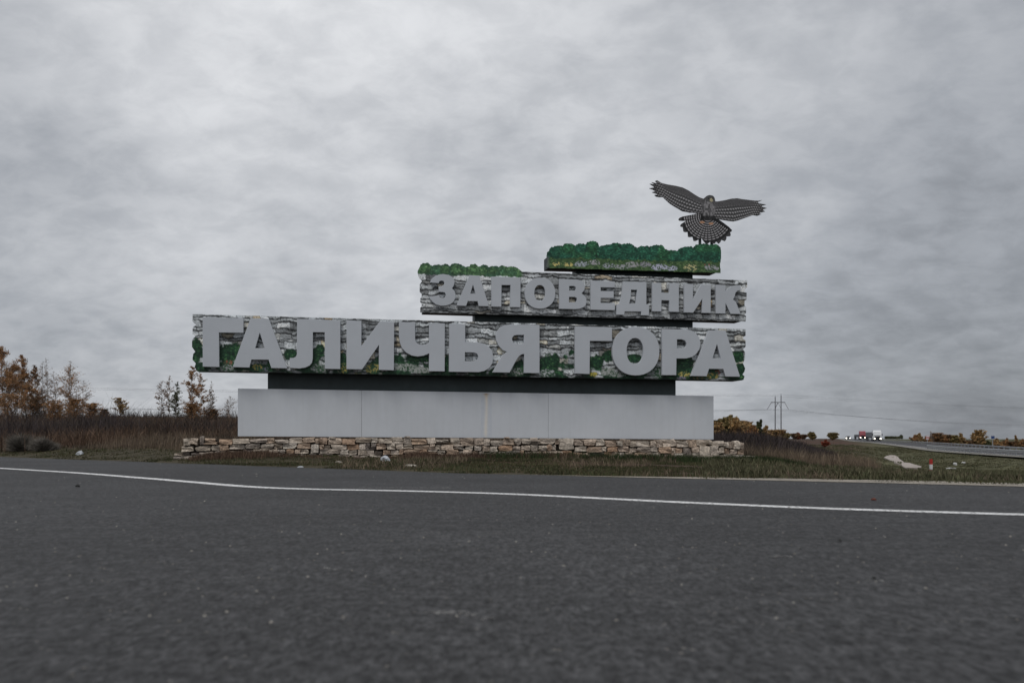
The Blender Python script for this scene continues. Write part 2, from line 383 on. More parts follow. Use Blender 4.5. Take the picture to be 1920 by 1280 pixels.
M_galv = mat('galvanised steel', (.3, .31, .32), .55, .5, noise=(2, .15))
def guardrail(P, off, y0, y1, label, gap, K_=.62):
    P2 = P+normals(P)*off; P2 = P2[(P2[:, 1] > y0) & (P2[:, 1] < y1)]; P2 = chain(P2, gap)
    c = P2[len(P2)//2]; root = empty('guardrail', (P2[0, 0], P2[0, 1], road_z(P2[0, 1])), 0, label, 'guardrail')
    o = P2[0]; z0 = road_z(P2[0, 1]); prof = [(a_, b_*K_) for a_, b_ in [(.0, .40), (.05, .46), (.0, .53), (.0, .60), (.05, .68), (.0, .75)]]
    n_ = normals(P2); V = []; Fc = []
    for sgn in (0, .02):
        for (dx, h) in prof:
            for j in range(len(P2)): V.append((P2[j, 0]-o[0]+n_[j, 0]*(dx+sgn), P2[j, 1]-o[1]+n_[j, 1]*(dx+sgn), road_z(P2[j, 1])-z0+h))
    K = len(P2)
    for r in list(range(5))+list(range(6, 11)):
        for j in range(K-1): Fc.append((r*K+j, r*K+j+1, (r+1)*K+j+1, (r+1)*K+j))
    for j in range(K-1): Fc.append((5*K+j, 5*K+j+1, 11*K+j+1, 11*K+j)); Fc.append((0*K+j, 0*K+j+1, 6*K+j+1, 6*K+j))
    link('beam', npmesh('beam', V, Fc), M_galv, root)
    pm = MB().box(-.06, .06, -.16, -.04, -.25, .74*K_).mesh('post'); pm.materials.append(M_galv)
    for j in range(K):
        p = link('post', pm, None, root, (P2[j, 0]-o[0], P2[j, 1]-o[1], road_z(P2[j, 1])-z0))
guardrail(HP, -.1, 42, 128, 'near grey guardrail with posts along the top of the highway bank, lower at right', 2.2)
guardrail(HP, -8.2, 60, 420, 'far long grey guardrail running behind the highway lanes to the crest', 4.0, .52)

# ------------------------------------------------------------------ THE SIGN
YAW = math.atan(.176); D = np.array([math.cos(YAW), math.sin(YAW)]); Nn = np.array([math.sin(YAW), -math.cos(YAW)])
C0 = np.array([(890-960)/F*29.0, 29.0])
def sc_(px, py, off=0.0):                           # photo pixel -> (along, height) on the sign's plane set forward by off
    u = (np.asarray(px, float)-960)/F; o = C0+Nn*off
    y = (o[0]*Nn[0]+o[1]*Nn[1])/(u*Nn[0]+Nn[1]); x = u*y
    return (x-C0[0])*D[0]+(y-C0[1])*D[1], EYE-(np.asarray(py, float)-HZ)/F*y
def ring(pts, off): return [tuple(float(v) for v in sc_(a_, b_, off)) for a_, b_ in pts]
SIGN = empty('welcome_sign', (C0[0], C0[1], 0), YAW, 'tiered roadside sign with grey Cyrillic letters, rock print boards and a falcon on top', 'sign')
M_panel = mat('light grey painted metal', (.51, .535, .57), .42, 0, noise=[(.5, .05), (5, .02)], spec=.35)
def streaks(m, amt):                                 # faint vertical rain streaks and grime
    t = m.node_tree; b = t.nodes['Principled BSDF']; src = b.inputs['Base Color'].links[0].from_socket
    tc_ = t.nodes.new('ShaderNodeTexCoord'); mp = t.nodes.new('ShaderNodeMapping'); mp.inputs['Scale'].default_value = (5, 1, .35)
    n = t.nodes.new('ShaderNodeTexNoise'); n.inputs['Scale'].default_value = 1.6; n.inputs['Detail'].default_value = 5
    t.links.new(tc_.outputs['Object'], mp.inputs[0]); t.links.new(mp.outputs[0], n.inputs['Vector'])
    r = t.nodes.new('ShaderNodeMapRange'); t.links.new(n.outputs[0], r.inputs[0])
    for i, v in enumerate((.45, .7, 0, amt)): r.inputs[i+1].default_value = v
    x = t.nodes.new('ShaderNodeMix'); x.data_type = 'RGBA'; t.links.new(r.outputs[0], x.inputs[0]); t.links.new(src, x.inputs[6]); x.inputs[7].default_value = (.2, .19, .17, 1)
    t.links.new(x.outputs[2], b.inputs['Base Color'])
streaks(M_panel, .05)
M_letter = mat('grey letter enamel', (.445, .47, .505), .45, 0, noise=[(.6, .045), (3, .02)], spec=.3)
M_dark = mat('dark green painted steel', (.056, .075, .077), .55, noise=[(.8, .25), (4, .12)], spec=.4)
M_edge = mat('dark board edge', (.035, .045, .045), .6)
M_print = mat('printed board', (0, 0, 0), .5, attr=True, spec=.3)
M_seam = mat('panel seam', (.12, .12, .125), .8)

def fill_curve(name, rings, depth, m, parent, front, bevel=.012):
    """flat outline (with holes) given thickness; front face at y=-front, body behind it"""
    cd = bpy.data.curves.new(name, 'CURVE'); cd.dimensions = '2D'; cd.fill_mode = 'BOTH'
    cd.extrude = max(depth/2-bevel, .001); cd.bevel_depth = bevel; cd.offset = -bevel; cd.bevel_resolution = 1
    for r in rings:
        s = cd.splines.new('POLY'); s.points.add(len(r)-1); s.use_cyclic_u = True
        for i, (x, z) in enumerate(r): s.points[i].co = (x, z, 0, 1)
    t = bpy.data.objects.new('t', cd); COL.objects.link(t)
    dg = bpy.context.evaluated_depsgraph_get(); dg.update()
    me = bpy.data.meshes.new_from_object(t.evaluated_get(dg)); bpy.data.objects.remove(t); bpy.data.curves.remove(cd)
    co = np.zeros(len(me.vertices)*3, np.float32); me.vertices.foreach_get('co', co); co = co.reshape(-1, 3)
    new = np.c_[co[:, 0], -front+depth/2-co[:, 2], co[:, 1]]; me.vertices.foreach_set('co', new.ravel().astype(np.float32))
    me.materials.clear(); me.materials.append(m); me.name = name; me.update()
    me.polygons.foreach_set('use_smooth', np.zeros(len(me.polygons), bool))
    return link(name, me, None, parent)

def sbox(x0, x1, yt0, yt1, yb0, yb1, off, depth, name, m, bevel=.008, bottom=None):
    """box whose front face corners are photo pixels: top (x0,yt0)-(x1,yt1), bottom (x0,yb0)-(x1,yb1)"""
    P = ring([(x0, yb0), (x1, yb1), (x1, yt1), (x0, yt0)], off)
    return MB().prism(P, -off, -off+depth).build(name, m, SIGN, bevel)
# plinth of three metal panels; the joints are 6 mm gaps over a darker frame
fr = ring([(447.5, 817), (1336.5, 823), (1336.5, 743.5), (447.5, 729.5)], -.012)
MB().prism(fr, .012, 1.25).build('plinth_frame', M_seam, SIGN)
def yl(a_, b_, x, x0=446, x1=1338): return a_+(b_-a_)*(x-x0)/(x1-x0)
for x0, x1 in ((446, 677.8), (678.2, 1027.8), (1028.2, 1338)):
    o = sbox(x0, x1, yl(728, 742, x0), yl(728, 742, x1), yl(817.5, 823.5, x0), yl(817.5, 823.5, x1), 0, .012, 'plinth_panel', M_panel, .003)
# rust run below the neck
def rust():
    n0, n1 = 60, 200; U = np.linspace(902, 922, n0); Vv = np.linspace(737, 819.5, n1); UU, VV = np.meshgrid(U, Vv)
    cx = 911.5+.8*np.sin(VV*.06); w = np.interp(VV, [737, 741, 748, 760, 819], [6.5, 5.0, 3.2, 3.6, 4.2])
    g = np.exp(-((UU-cx)/w)**2*1.6)*(.55+.45*fbm(UU*.5, VV*.05, 8))
    g *= np.interp(VV, [737, 745, 765, 810, 819], [1, .9, .55, .6, .4])
    top = np.exp(-(VV-737)/5.0)
    base = np.array([.475, .505, .55]); c1 = np.array([.74, .66, .53]); c2 = np.array([.26, .14, .05])
    cc = c1*(1-top[..., None])+c2*top[..., None]; k = np.clip(g, 0, 1)[..., None]; colr = base*(1-k)+cc*k
    s, z = sc_(UU, VV, .002); V = np.stack([s, np.full_like(s, -.002), z], -1).reshape(-1, 3)
    idx = np.arange(n0*n1).reshape(n1, n0); Fq = np.stack([idx[:-1, :-1], idx[1:, :-1], idx[1:, 1:], idx[:-1, 1:]], -1).reshape(-1, 4)
    me = npmesh('rust_stain', V, Fq, True, colr.reshape(-1, 3)); me.materials.append(mat('rust run', (0, 0, 0), .5, attr=True, noise=(9, .04)))
    o = link('rust_stain', me, None, SIGN); tag(o, 'pale rusty streak running down the plinth')
rust()
# necks between the tiers
sbox(502, 1267, 692, 706, 731, 742, -.3, .7, 'neck', M_dark)
sbox(890, 1299, 588, 601, 607, 619, -.2, .5, 'neck', M_dark)
sbox(1080, 1299, 502, 510, 518, 526, -.2, .5, 'neck', M_dark)

B1 = [(361,589),(361,602),(365,606),(369,609),(363,612),(361,616),(361,626),(367,630),(362,635),(360,640),(360,650),(366,659),(362,664),(361,674),(367,681),(365,688),(370,695.5),
      (1386,713.5),(1394,712),(1396,705),(1392,702),(1396,696),(1397,690),(1393,681),(1397,671),(1397,661),(1393,654),(1398,650),(1398,638),(1393,635),(1393,632),(1398,629),(1398,617)]
B2 = [(783,509),(786,502),(788,498),(793,493),(798,494),(803,492.5),(807,497),(811,499),(817,496.5),(822,495.5),(827,498),(833,495),(839,495),(843,499),(848,494.5),(854,493.5),(860,494),(866,497),(873,501),(880,500),(882,495.5),(888,495.5),(892,495),(896,499.5),(900,500),(904,497),(911,496.5),(917,501),(922,499),(930,498.5),(935,501),(939,498),(946,499),(952,501),(957,499.5),(965,500.5),(972,504),(979,509.5),
      (1401,526),(1401,538),(1396,543),(1396,547),(1400,549),(1400,561),(1396,564),(1396,573),(1399,576),(1399,586),(1396,590),(1399,593),(1398,602.5),
      (788,585.5),(788,577),(793,572),(788,566),(788,560),(793,553),(787,547),(787,533),(792,527),(786,521),(784,515)]
B2 = B2[:38]+B2[38:]
b3 = [(75,330),(80,300),(90,270),(80,220),(85,175),(105,160),(120,130),(180,112),(240,115),(265,90),(330,90),(370,112),(400,88),(470,97),(490,72),(540,62),(590,80),(605,120),(650,108),(700,98),(780,82),(830,98),(880,88),(930,92),(965,120),(985,132),(1030,112),(1110,120),(1170,103),(1240,108),(1265,145),(1310,158),(1390,160),(1420,132),(1500,118),(1550,128),(1580,98),(1660,92),(1700,100),(1780,98),(1820,130),(1825,180),(1820,270),(1812,290),(1820,382)]
B3 = [(1010+x/5.333, 440+y/5.333) for x, y in b3]
def ragged(P, y_max, amp, seed):                     # leafy outline along the upper edges
    r = random.Random(seed); o = []; n = len(P)
    for i in range(n):
        (x0, y0), (x1, y1) = P[i], P[(i+1) % n]; o.append((x0, y0)); L_ = math.hypot(x1-x0, y1-y0)
        if max(y0, y1) < y_max(max(x0, x1)) and L_ > 2.5:
            k = int(L_/1.7)
            for j in range(1, k): t = j/k; o.append((x0+(x1-x0)*t+r.uniform(-.5, .5)*amp*.5, y0+(y1-y0)*t+r.uniform(-.9, .5)*amp))
    return o
B3 = ragged(B3, lambda x: 482, 1.5, 1); B2 = ragged(B2, lambda x: 508 if x < 975 else 0, 1.2, 2)

def pip(x, y, P):
    ins = np.zeros(x.shape, bool); n = len(P)
    for i in range(n):
        x0, y0 = P[i]; x1, y1 = P[(i+1) % n]
        c = ((y0 > y) != (y1 > y)) & (x < (x1-x0)*(y-y0)/((y1-y0) if y1 != y0 else 1e-9)+x0); ins ^= c
    return ins
def lerp3(a_, b_, t): return np.asarray(a_)*(1-t[..., None])+np.asarray(b_)*t[..., None]
def rock_paint(u, v, seed, top):
    """printed photograph of a layered limestone face, in photo pixels; top(u) = upper edge row"""
    vv = v-top(u); wv = vv+(fbm(u*.03, vv*.05, seed)-.5)*13+(fbm(u*.14, vv*.2, seed+1)-.5)*5
    hb = [0]
    r = random.Random(seed)
    while hb[-1] < 170: hb.append(hb[-1]+r.choice([5, 7, 8, 10, 12, 15]))
    hb = np.array(hb, float)-8; row = np.clip(np.searchsorted(hb, wv)-1, 0, len(hb)-2)
    h0, h1 = hb[row], hb[row+1]; dv = np.minimum(wv-h0, h1-wv)
    sw = 14+22*vnoise(row*3.7, row*1.3+seed, 5); uu = u+(fbm(u*.1, vv*.15, seed+5)-.5)*7+row*37.7
    cell = np.floor(uu/sw); fu = uu/sw-cell; du = np.minimum(fu, 1-fu)*sw
    rn = vnoise(cell*7.13+.5, row*5.31+.5, seed+9); rn2 = vnoise(cell*3.3+.5, row*9.1+.5, seed+19)
    lum_ = .10+.26*rn
    lum_ = lum_*(.55+.9*fbm(u*.28, vv*.9, seed+2, 4, .65))
    strat = fbm(u*.05, vv*1.1, seed+7, 3)
    lum_ = lum_*(.7+.6*strat)
    crk = np.clip(dv/(1.2+2.6*vnoise(u*.06, row*2.0, seed+3)), 0, 1); crv = np.clip(du/1.1, 0, 1)
    lum_ = lum_*(.08+.92*crk**1.2)*(.45+.55*crv)
    hair = fbm(u*.2, vv*.55, seed+33, 3, .6); lum_ = lum_*np.where(np.abs(hair-.5) < .022, .35, 1)
    big = fbm(u*.018, vv*.05, seed+41, 2); lum_ = lum_*(.6+.8*big)
    c = lum_[..., None]*np.array([1, 1, 1.0])*lerp3((.96, 1.0, 1.02), (1.15, 1.06, .88), np.clip((rn2-.72)*6, 0, 1))
    c = c*lerp3((1, 1, 1), (1.25, 1.02, .76), np.clip((rn2-.91)*12, 0, 1))
    return np.clip((c*2.3)**1.45*1.3, .004, .85)
def leafy(u, v, seed, c0, c1, c2):
    n = fbm(u*.33, v*.4, seed, 4, .62); k = np.clip((n-.3)*2.4, 0, 1); c = lerp3(c0, c1, k); c = c*(1-np.clip((n-.62)*6, 0, 1))[..., None]+np.asarray(c2)*np.clip((n-.62)*6, 0, 1)[..., None]
    return c
def put(c, mask, new): m_ = np.clip(mask, 0, 1)[..., None]; return c*(1-m_)+new*m_
def blob(u, v, cx, cy, rx, ry, seed):
    d = np.hypot((u-cx)/rx, (v-cy)/ry)+(fbm(u*.22+seed, v*.22, seed, 3)-.5)*.5; return np.clip((1.0-d)*6, 0, 1), d
def flowers(c, u, v, cx, cy, rx, ry, colf, seed, dens=.5, bg_=(.02, .05, .025)):
    m_, d = blob(u, v, cx, cy, rx, ry, seed); n = fbm(u*.6, v*.6, seed+3, 2)
    c = put(c, m_*.75, lerp3(bg_, np.asarray(bg_)*2.4, n)); dots = np.clip((vnoise(u*.55, v*.55, seed+5)-(1-dens))*8, 0, 1)
    return put(c, m_*dots, np.asarray(colf)*np.ones_like(c)*(.6+.6*n[..., None]))
DG, MG, LG = (.006, .022, .012), (.018, .075, .032), (.06, .17, .07)
def paint1(u, v):
    top = lambda x: 589+(x-361)*.027; bot = lambda x: 695.5+(x-370)*.0177
    c = rock_paint(u, v, 101, top); hb = bot(u)-v
    fol = fbm(u*.025+2, u*0, 51, 3); lim = 18+46*np.clip((fol-.3)*1.6, 0, 1)
    m_ = np.clip((lim+(fbm(u*.12, v*.12, 6)-.5)*24-hb)/3, 0, 1)*np.clip((fbm(u*.05, v*.07, 61, 3)-.4)*9, 0, 1)
    c = put(c, m_, leafy(u, v, 7, DG, MG, LG))
    for cx, hy, rx, ry in ((368,648,13,15),(366,671,12,11),(374,690,12,9),(424,663,26,18),(440,655,16,14),(545,664,15,11),(590,668,14,10),(600,655,10,10),(642,680,10,22),(716,676,14,14),(790,672,36,8),(838,684,8,20),(855,660,10,8),(1028,685,20,22),(1040,675,10,14),(1118,678,16,14),(1140,668,14,12),(1190,672,16,9),(1285,680,18,18),(1384,668,13,13),(1388,690,12,10),(1390,705,10,9),(930,700,16,12),(975,690,14,18),(1240,700,14,14)):
        k, d = blob(u, v, cx, hy, rx, ry, int(cx)); c = put(c, k, leafy(u, v, int(cx), DG, MG, (.085, .2, .07))*np.clip(1.25-d*.55, .4, 1.2)[..., None])
    gr = (.30, .31, .31)
    for cx, cy, rx, ry, cf, dn in ((425,690,16,7,gr,.55),(430,679,10,5,(.3,.1,.06),.35),(482,688,10,6,(.45,.36,.1),.5),(497,692,8,5,(.2,.19,.26),.5),(600,690,20,9,gr,.5),(645,690,7,12,(.36,.3,.08),.4),(697,690,16,10,(.42,.36,.12),.5),(672,700,8,4,(.4,.33,.12),.4),(760,688,26,8,(.33,.36,.33),.7),(790,694,24,6,(.36,.38,.36),.7),(970,697,16,8,(.32,.33,.32),.55),(1025,700,16,9,(.42,.45,.45),.6),(1113,702,8,5,(.55,.45,.08),.7),(1140,697,14,9,(.36,.38,.36),.75),(1160,702,14,6,(.35,.37,.36),.7),(1230,700,14,10,(.27,.29,.29),.5),(1284,702,13,6,(.5,.42,.13),.6),(1278,709,9,4,(.24,.22,.3),.5),(1336,705,14,6,(.42,.34,.1),.55),(1345,698,6,4,(.3,.06,.05),.45),(1310,708,12,4,(.3,.22,.1),.4)):
        c = flowers(c, u, v, cx, cy, rx, ry, cf, int(cx), dn)
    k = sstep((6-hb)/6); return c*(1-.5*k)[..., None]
def paint2(u, v):
    top = lambda x: 503+(x-785)*.0375; c = rock_paint(u, v, 311, top)
    tl = 514+(u-785)*.03+(fbm(u*.2, v*0, 71)-.5)*8
    k = np.clip((tl+1-v)/1.5, 0, 1)*np.clip((982-u)/6, 0, 1)
    tone = np.clip((vnoise(u*.045, u*0, 15)-.35)*3, 0, 1)
    g = leafy(u, v, 17, (.02, .06, .025), (.09, .22, .075), (.2, .38, .15)); g2 = leafy(u, v, 18, (.008, .035, .022), (.03, .1, .055), (.07, .17, .09))
    c = put(c, k, g*(1-tone[..., None]*.8)+g2*tone[..., None]*.8)
    for cx, cy, rx, ry in ((797,503,11,10),(818,507,11,8),(835,506,9,9),(855,506,12,10),(873,510,9,7),(887,506,8,9),(905,508,9,9),(923,508,9,7),(942,509,9,8),(960,510,11,8)):
        kk, d = blob(u, v, cx, cy, rx, ry, int(cx)); c = put(c, kk*.8, leafy(u, v, int(cx), (.015, .045, .02), (.10, .24, .08) if int(cx) % 2 else (.06, .18, .09), (.24, .42, .17))*np.clip(1.5-d*.95-(v-cy)/ry*.25, .3, 1.35)[..., None])
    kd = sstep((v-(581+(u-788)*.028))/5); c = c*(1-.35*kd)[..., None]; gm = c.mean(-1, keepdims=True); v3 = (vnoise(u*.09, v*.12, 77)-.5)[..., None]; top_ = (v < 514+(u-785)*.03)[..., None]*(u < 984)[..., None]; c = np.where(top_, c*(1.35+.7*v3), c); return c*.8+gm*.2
def paint3(u, v):
    n = fbm(u*.25, v*.3, 4, 4, .6); c = leafy(u, v, 91, (.004, .025, .014), (.012, .10, .05), (.04, .2, .10))
    for cx, cy, rx, ry in ((1040,472,12,12),(1065,466,12,11),(1087,470,12,12),(1110,462,10,12),(1060,482,12,9),(1100,482,12,9),(1140,470,17,13),(1178,470,15,12),(1156,480,14,8),(1205,474,14,12),(1232,472,15,13),(1218,484,14,8),(1262,482,13,10),(1290,475,16,12),(1315,470,12,12),(1335,474,15,16),(1282,486,14,8)):
        k, d = blob(u, v, cx, cy, rx, ry, int(cx)); dk = .75 if cx in (1040, 1110, 1335) else 1.0
        c = put(c, k*.85, leafy(u*1.0, v*1.6, int(cx)+5, (.005, .03, .016), (.014*dk, .12*dk, .06*dk), (.05*dk, .25*dk, .125*dk))*np.clip(1.45-d*.8-(v-cy)/ry*.3, .28, 1.3)[..., None])
    line = 482.5+(u-1026)*.026; h = v-line+(fbm(u*.15, v*0, 33)-.5)*7
    c = put(c, np.clip(h/1.5, 0, 1), leafy(u, v, 44, (.02, .05, .018), (.07, .13, .035), (.15, .22, .08)))
    for cx, cy, rx, ry, cf, dn in ((1044,495,9,4.5,(.55,.45,.12),.6),(1066,496,9,4.5,(.55,.45,.12),.6),(1090,495,14,6,(.33,.35,.35),.6),(1115,492,12,5,(.32,.3,.28),.6),(1140,498,14,5,(.36,.36,.38),.5),(1185,496,14,6,(.32,.31,.28),.7),(1165,500,18,5,(.3,.3,.28),.55),(1210,496,12,6,(.25,.24,.24),.6),(1236,501,16,6,(.42,.42,.47),.55),(1260,503,12,5,(.42,.42,.47),.55),(1296,502,14,7,(.45,.4,.16),.55),(1326,497,6,3,(.35,.08,.06),.5),(1335,502,14,6,(.3,.3,.28),.65)):
        c = flowers(c, u, v, cx, cy, rx, ry, cf, int(cx), dn, (.03, .05, .025))
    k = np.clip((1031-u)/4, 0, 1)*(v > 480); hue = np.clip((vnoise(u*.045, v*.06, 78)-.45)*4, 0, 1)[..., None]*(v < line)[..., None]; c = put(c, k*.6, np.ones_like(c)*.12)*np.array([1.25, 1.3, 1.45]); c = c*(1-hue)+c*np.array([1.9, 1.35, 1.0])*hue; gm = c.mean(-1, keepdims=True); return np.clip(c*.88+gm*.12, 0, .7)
def printed(name, P, paint, off, res, label, z_over=.003):
    xs = [p[0] for p in P]; ys = [p[1] for p in P]
    U = np.arange(min(xs)-res, max(xs)+res*1.5, res); Vv = np.arange(min(ys)-res, max(ys)+res*1.5, res); UU, VV = np.meshgrid(U, Vv)
    c = paint(UU, VV); s, z = sc_(UU, VV, off+z_over)
    V = np.stack([s, np.full_like(s, -(off+z_over)), z], -1).reshape(-1, 3)
    n1, n0 = UU.shape; idx = np.arange(n0*n1).reshape(n1, n0)
    Fq = np.stack([idx[:-1, :-1], idx[1:, :-1], idx[1:, 1:], idx[:-1, 1:]], -1).reshape(-1, 4)
    mx_ = (UU[:-1, :-1]+res/2).ravel(); my_ = (VV[:-1, :-1]+res/2).ravel(); Fq = Fq[pip(mx_, my_, P)]
    me = npmesh(name, V, Fq, True, np.clip(c, 0, 1).reshape(-1, 3)); me.materials.append(M_print)
    tag(link(name, me, None, SIGN), label)
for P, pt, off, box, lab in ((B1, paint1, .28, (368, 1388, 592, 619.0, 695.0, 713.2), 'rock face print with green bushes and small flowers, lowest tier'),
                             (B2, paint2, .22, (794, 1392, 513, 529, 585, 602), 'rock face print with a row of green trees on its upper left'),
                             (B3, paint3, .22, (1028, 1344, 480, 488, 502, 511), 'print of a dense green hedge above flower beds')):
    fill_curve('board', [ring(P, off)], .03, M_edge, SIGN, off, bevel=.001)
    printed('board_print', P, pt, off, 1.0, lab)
    x0, x1, t0, t1, b0, b1 = box
    sbox(x0, x1, t0, t1, b0, b1, off-.035, .62, 'board_box', M_edge)

def ell(cx, cy, rx, ry, n=40, p=2.15):
    o = []
    for i in range(n):
        t = 2*math.pi*i/n; c, s = math.cos(t), math.sin(t)
        o.append((cx+rx*math.copysign(abs(c)**(2/p), c), cy+ry*math.copysign(abs(s)**(2/p), s)))
    return o
LET = [('Г', 350, 580, 8.727, [[(262,125),(928,143),(928,383),(528,378),(533,942),(262,935)]]),
('А', 350, 580, 8.727, [[(1045,145),(1345,150),(1645,962),(1385,958),(1340,822),(1060,820),(1025,950),(752,942)], [(1197,380),(1275,634),(1122,632)]]),
('Л', 530, 580, 8.727, [[(235,155),(945,178),(942,975),(690,970),(688,375),(495,372),(492,800),(480,870),(440,918),(370,950),(270,966),(115,955),(115,795),(180,792),(215,775),(232,735)]]),
('И', 530, 580, 8.727, [[(1045,180),(1290,188),(1288,595),(1590,195),(1825,205),(1820,995),(1575,988),(1575,580),(1300,980),(1045,975)]]),
('Ч', 740, 580, 8.727, [[(72,205),(335,212),(335,480),(345,530),(390,568),(450,578),(520,565),(565,540),(565,222),(822,230),(818,1012),(562,1010),(565,718),(480,755),(380,770),(280,755),(190,705),(120,630),(85,540),(72,440)]]),
('Ь', 740, 580, 8.727, [[(895,232),(1155,238),(1155,530),(1350,535),(1450,555),(1540,605),(1595,680),(1615,780),(1600,880),(1545,960),(1470,1005),(1380,1025),(890,1018)], [(1150,700),(1300,705),(1350,725),(1370,770),(1355,820),(1300,845),(1150,845)]]),
('Я', 900, 590, 8.727, [[(975,165),(975,955),(720,950),(725,640),(680,650),(640,675),(600,730),(485,945),(205,940),(330,720),(375,650),(440,605),(370,575),(310,510),(270,430),(260,350),(280,270),(330,205),(400,172),(480,160)], [(720,330),(720,475),(600,475),(550,460),(525,410),(530,370),(560,338),(610,330)]]),
('Г', 1060, 590, 8.727, [[(160,190),(765,205),(765,430),(403,428),(398,968),(160,960)]]),
('О', 1060, 590, 8.727, [ell(1154, 595, 386, 397), ell(1141, 592, 137, 212)]),
('Р', 1220, 600, 9.6, [[(208,158),(650,170),(740,188),(820,240),(878,320),(897,420),(880,520),(820,610),(740,665),(640,690),(465,690),(462,990),(208,988)], [(475,345),(560,345),(620,368),(647,420),(640,470),(600,505),(540,515),(475,515)]]),
('А', 1220, 600, 9.6, [[(1050,185),(1350,190),(1610,1018),(1350,1015),(1310,880),(1052,875),(1008,1010),(725,1003)], [(1195,430),(1262,685),(1115,685)]]),
('З', 780, 490, 11.6375, [[(310,440),(345,378),(420,318),(520,285),(620,280),(720,300),(790,340),(830,400),(840,470),(820,540),(785,590),(840,640),(865,720),(860,800),(820,880),(750,935),(650,965),(540,968),(440,940),(360,880),(310,820),(285,765),(500,745),(520,790),(580,808),(635,785),(652,730),(635,685),(590,668),(500,665),(495,545),(570,535),(610,510),(620,470),(600,430),(550,420),(510,435),(500,475),(310,462)]]),
('А', 780, 490, 11.6375, [[(1170,303),(1385,312),(1595,980),(1370,975),(1345,870),(1130,865),(1095,972),(885,962)], [(1245,510),(1300,708),(1185,705)]]),
('П', 910, 500, 11.6375, [[(135,215),(770,235),(765,885),(540,880),(550,402),(355,400),(350,875),(135,870)]]),
('О', 910, 500, 11.6375, [ell(1194, 577, 334, 338), ell(1190, 572, 120, 172)]),
('В', 1040, 505, 11.6375, [[(100,210),(480,220),(580,242),(640,290),(663,370),(650,450),(588,525),(660,580),(693,640),(698,700),(680,780),(630,828),(540,860),(440,868),(100,860)], [(318,362),(420,362),(458,385),(462,425),(445,462),(318,462)], [(315,600),(440,600),(480,620),(488,660),(475,700),(440,718),(315,715)]]),
('Е', 1040, 505, 11.6375, [[(785,243),(1315,265),(1312,395),(1005,390),(1005,470),(1290,475),(1290,625),(1005,622),(1003,732),(1318,740),(1315,890),(785,880)]]),
('Д', 1150, 510, 11.6375, [[(210,205),(725,220),(722,703),(783,705),(780,945),(603,943),(612,860),(248,858),(240,935),(68,930),(72,695),(132,692),(175,560),(197,400)], [(388,385),(520,390),(490,692),(347,690),(380,560)]]),
('Н', 1150, 510, 11.6375, [[(850,230),(1050,235),(1050,450),(1222,455),(1222,240),(1432,250),(1430,870),(1222,865),(1222,620),(1050,615),(1050,860),(850,858)]]),
('И', 1260, 510, 11.6375, [[(268,255),(460,262),(458,590),(640,268),(848,275),(845,895),(658,890),(662,585),(465,885),(268,880)]]),
('К', 1260, 510, 11.6375, [[(960,275),(1170,285),(1168,420),(1230,350),(1300,305),(1400,290),(1500,300),(1498,395),(1430,408),(1388,450),(1372,520),(1335,600),(1395,650),(1500,915),(1280,912),(1172,680),(1165,905),(960,903)]])]
for k, (ch, ox, oy, s, rings) in enumerate(LET):
    low_ = k < 11; off = .42 if low_ else .33
    rr = [ring([(ox+x/s, oy+y/s) for x, y in r], off) for r in rings]
    o = fill_curve('letter', rr, .125 if low_ else .10, M_letter, SIGN, off, .006)
    w = 'lower' if low_ else 'upper'
    tag(o, f'grey letter {ch} in the {w} line of lettering')

# falcon, a flat printed cut-out on a post
bird = [(1000,325),(1040,333),(1062,355),(1072,385),(1075,410),(1110,410),(1200,395),(1290,374),(1370,368),(1430,380),(1500,388),(1600,400),(1650,400),(1700,393),(1640,422),(1655,436),(1755,452),(1690,470),(1700,482),(1765,500),(1715,515),(1715,530),(1740,545),(1670,560),(1665,570),(1690,580),(1640,600),(1580,590),(1520,612),(1450,638),(1380,662),(1320,675),(1250,668),(1170,655),(1110,645),(1150,670),(1190,700),(1250,745),(1300,795),(1290,812),(1272,822),(1282,850),(1275,872),(1225,875),(1222,915),(1205,938),(1158,918),(1145,950),(1125,972),(1090,940),(1070,970),(1040,975),(1015,940),(985,968),(960,980),(930,945),(905,915),(895,890),(860,915),(820,935),(790,935),(775,880),(740,885),(715,880),(710,815),(680,818),(655,810),(645,750),(620,745),(610,735),(620,712),(690,665),(640,668),(600,665),(586,648),(600,628),(640,612),(740,592),(845,568),(780,560),(740,560),(700,550),(640,540),(590,510),(530,475),(475,440),(430,400),(380,352),(330,352),(290,345),(265,325),(320,318),(270,300),(232,288),(280,272),(240,250),(197,235),(270,222),(240,200),(203,175),(275,182),(250,168),(228,155),(290,168),(300,160),(275,138),(300,130),(360,165),(440,185),(550,203),(640,225),(720,265),(790,312),(860,355),(920,375),(940,355),(965,335)]
BP = [(1190+x/7.111, 320+y/7.111) for x, y in bird]
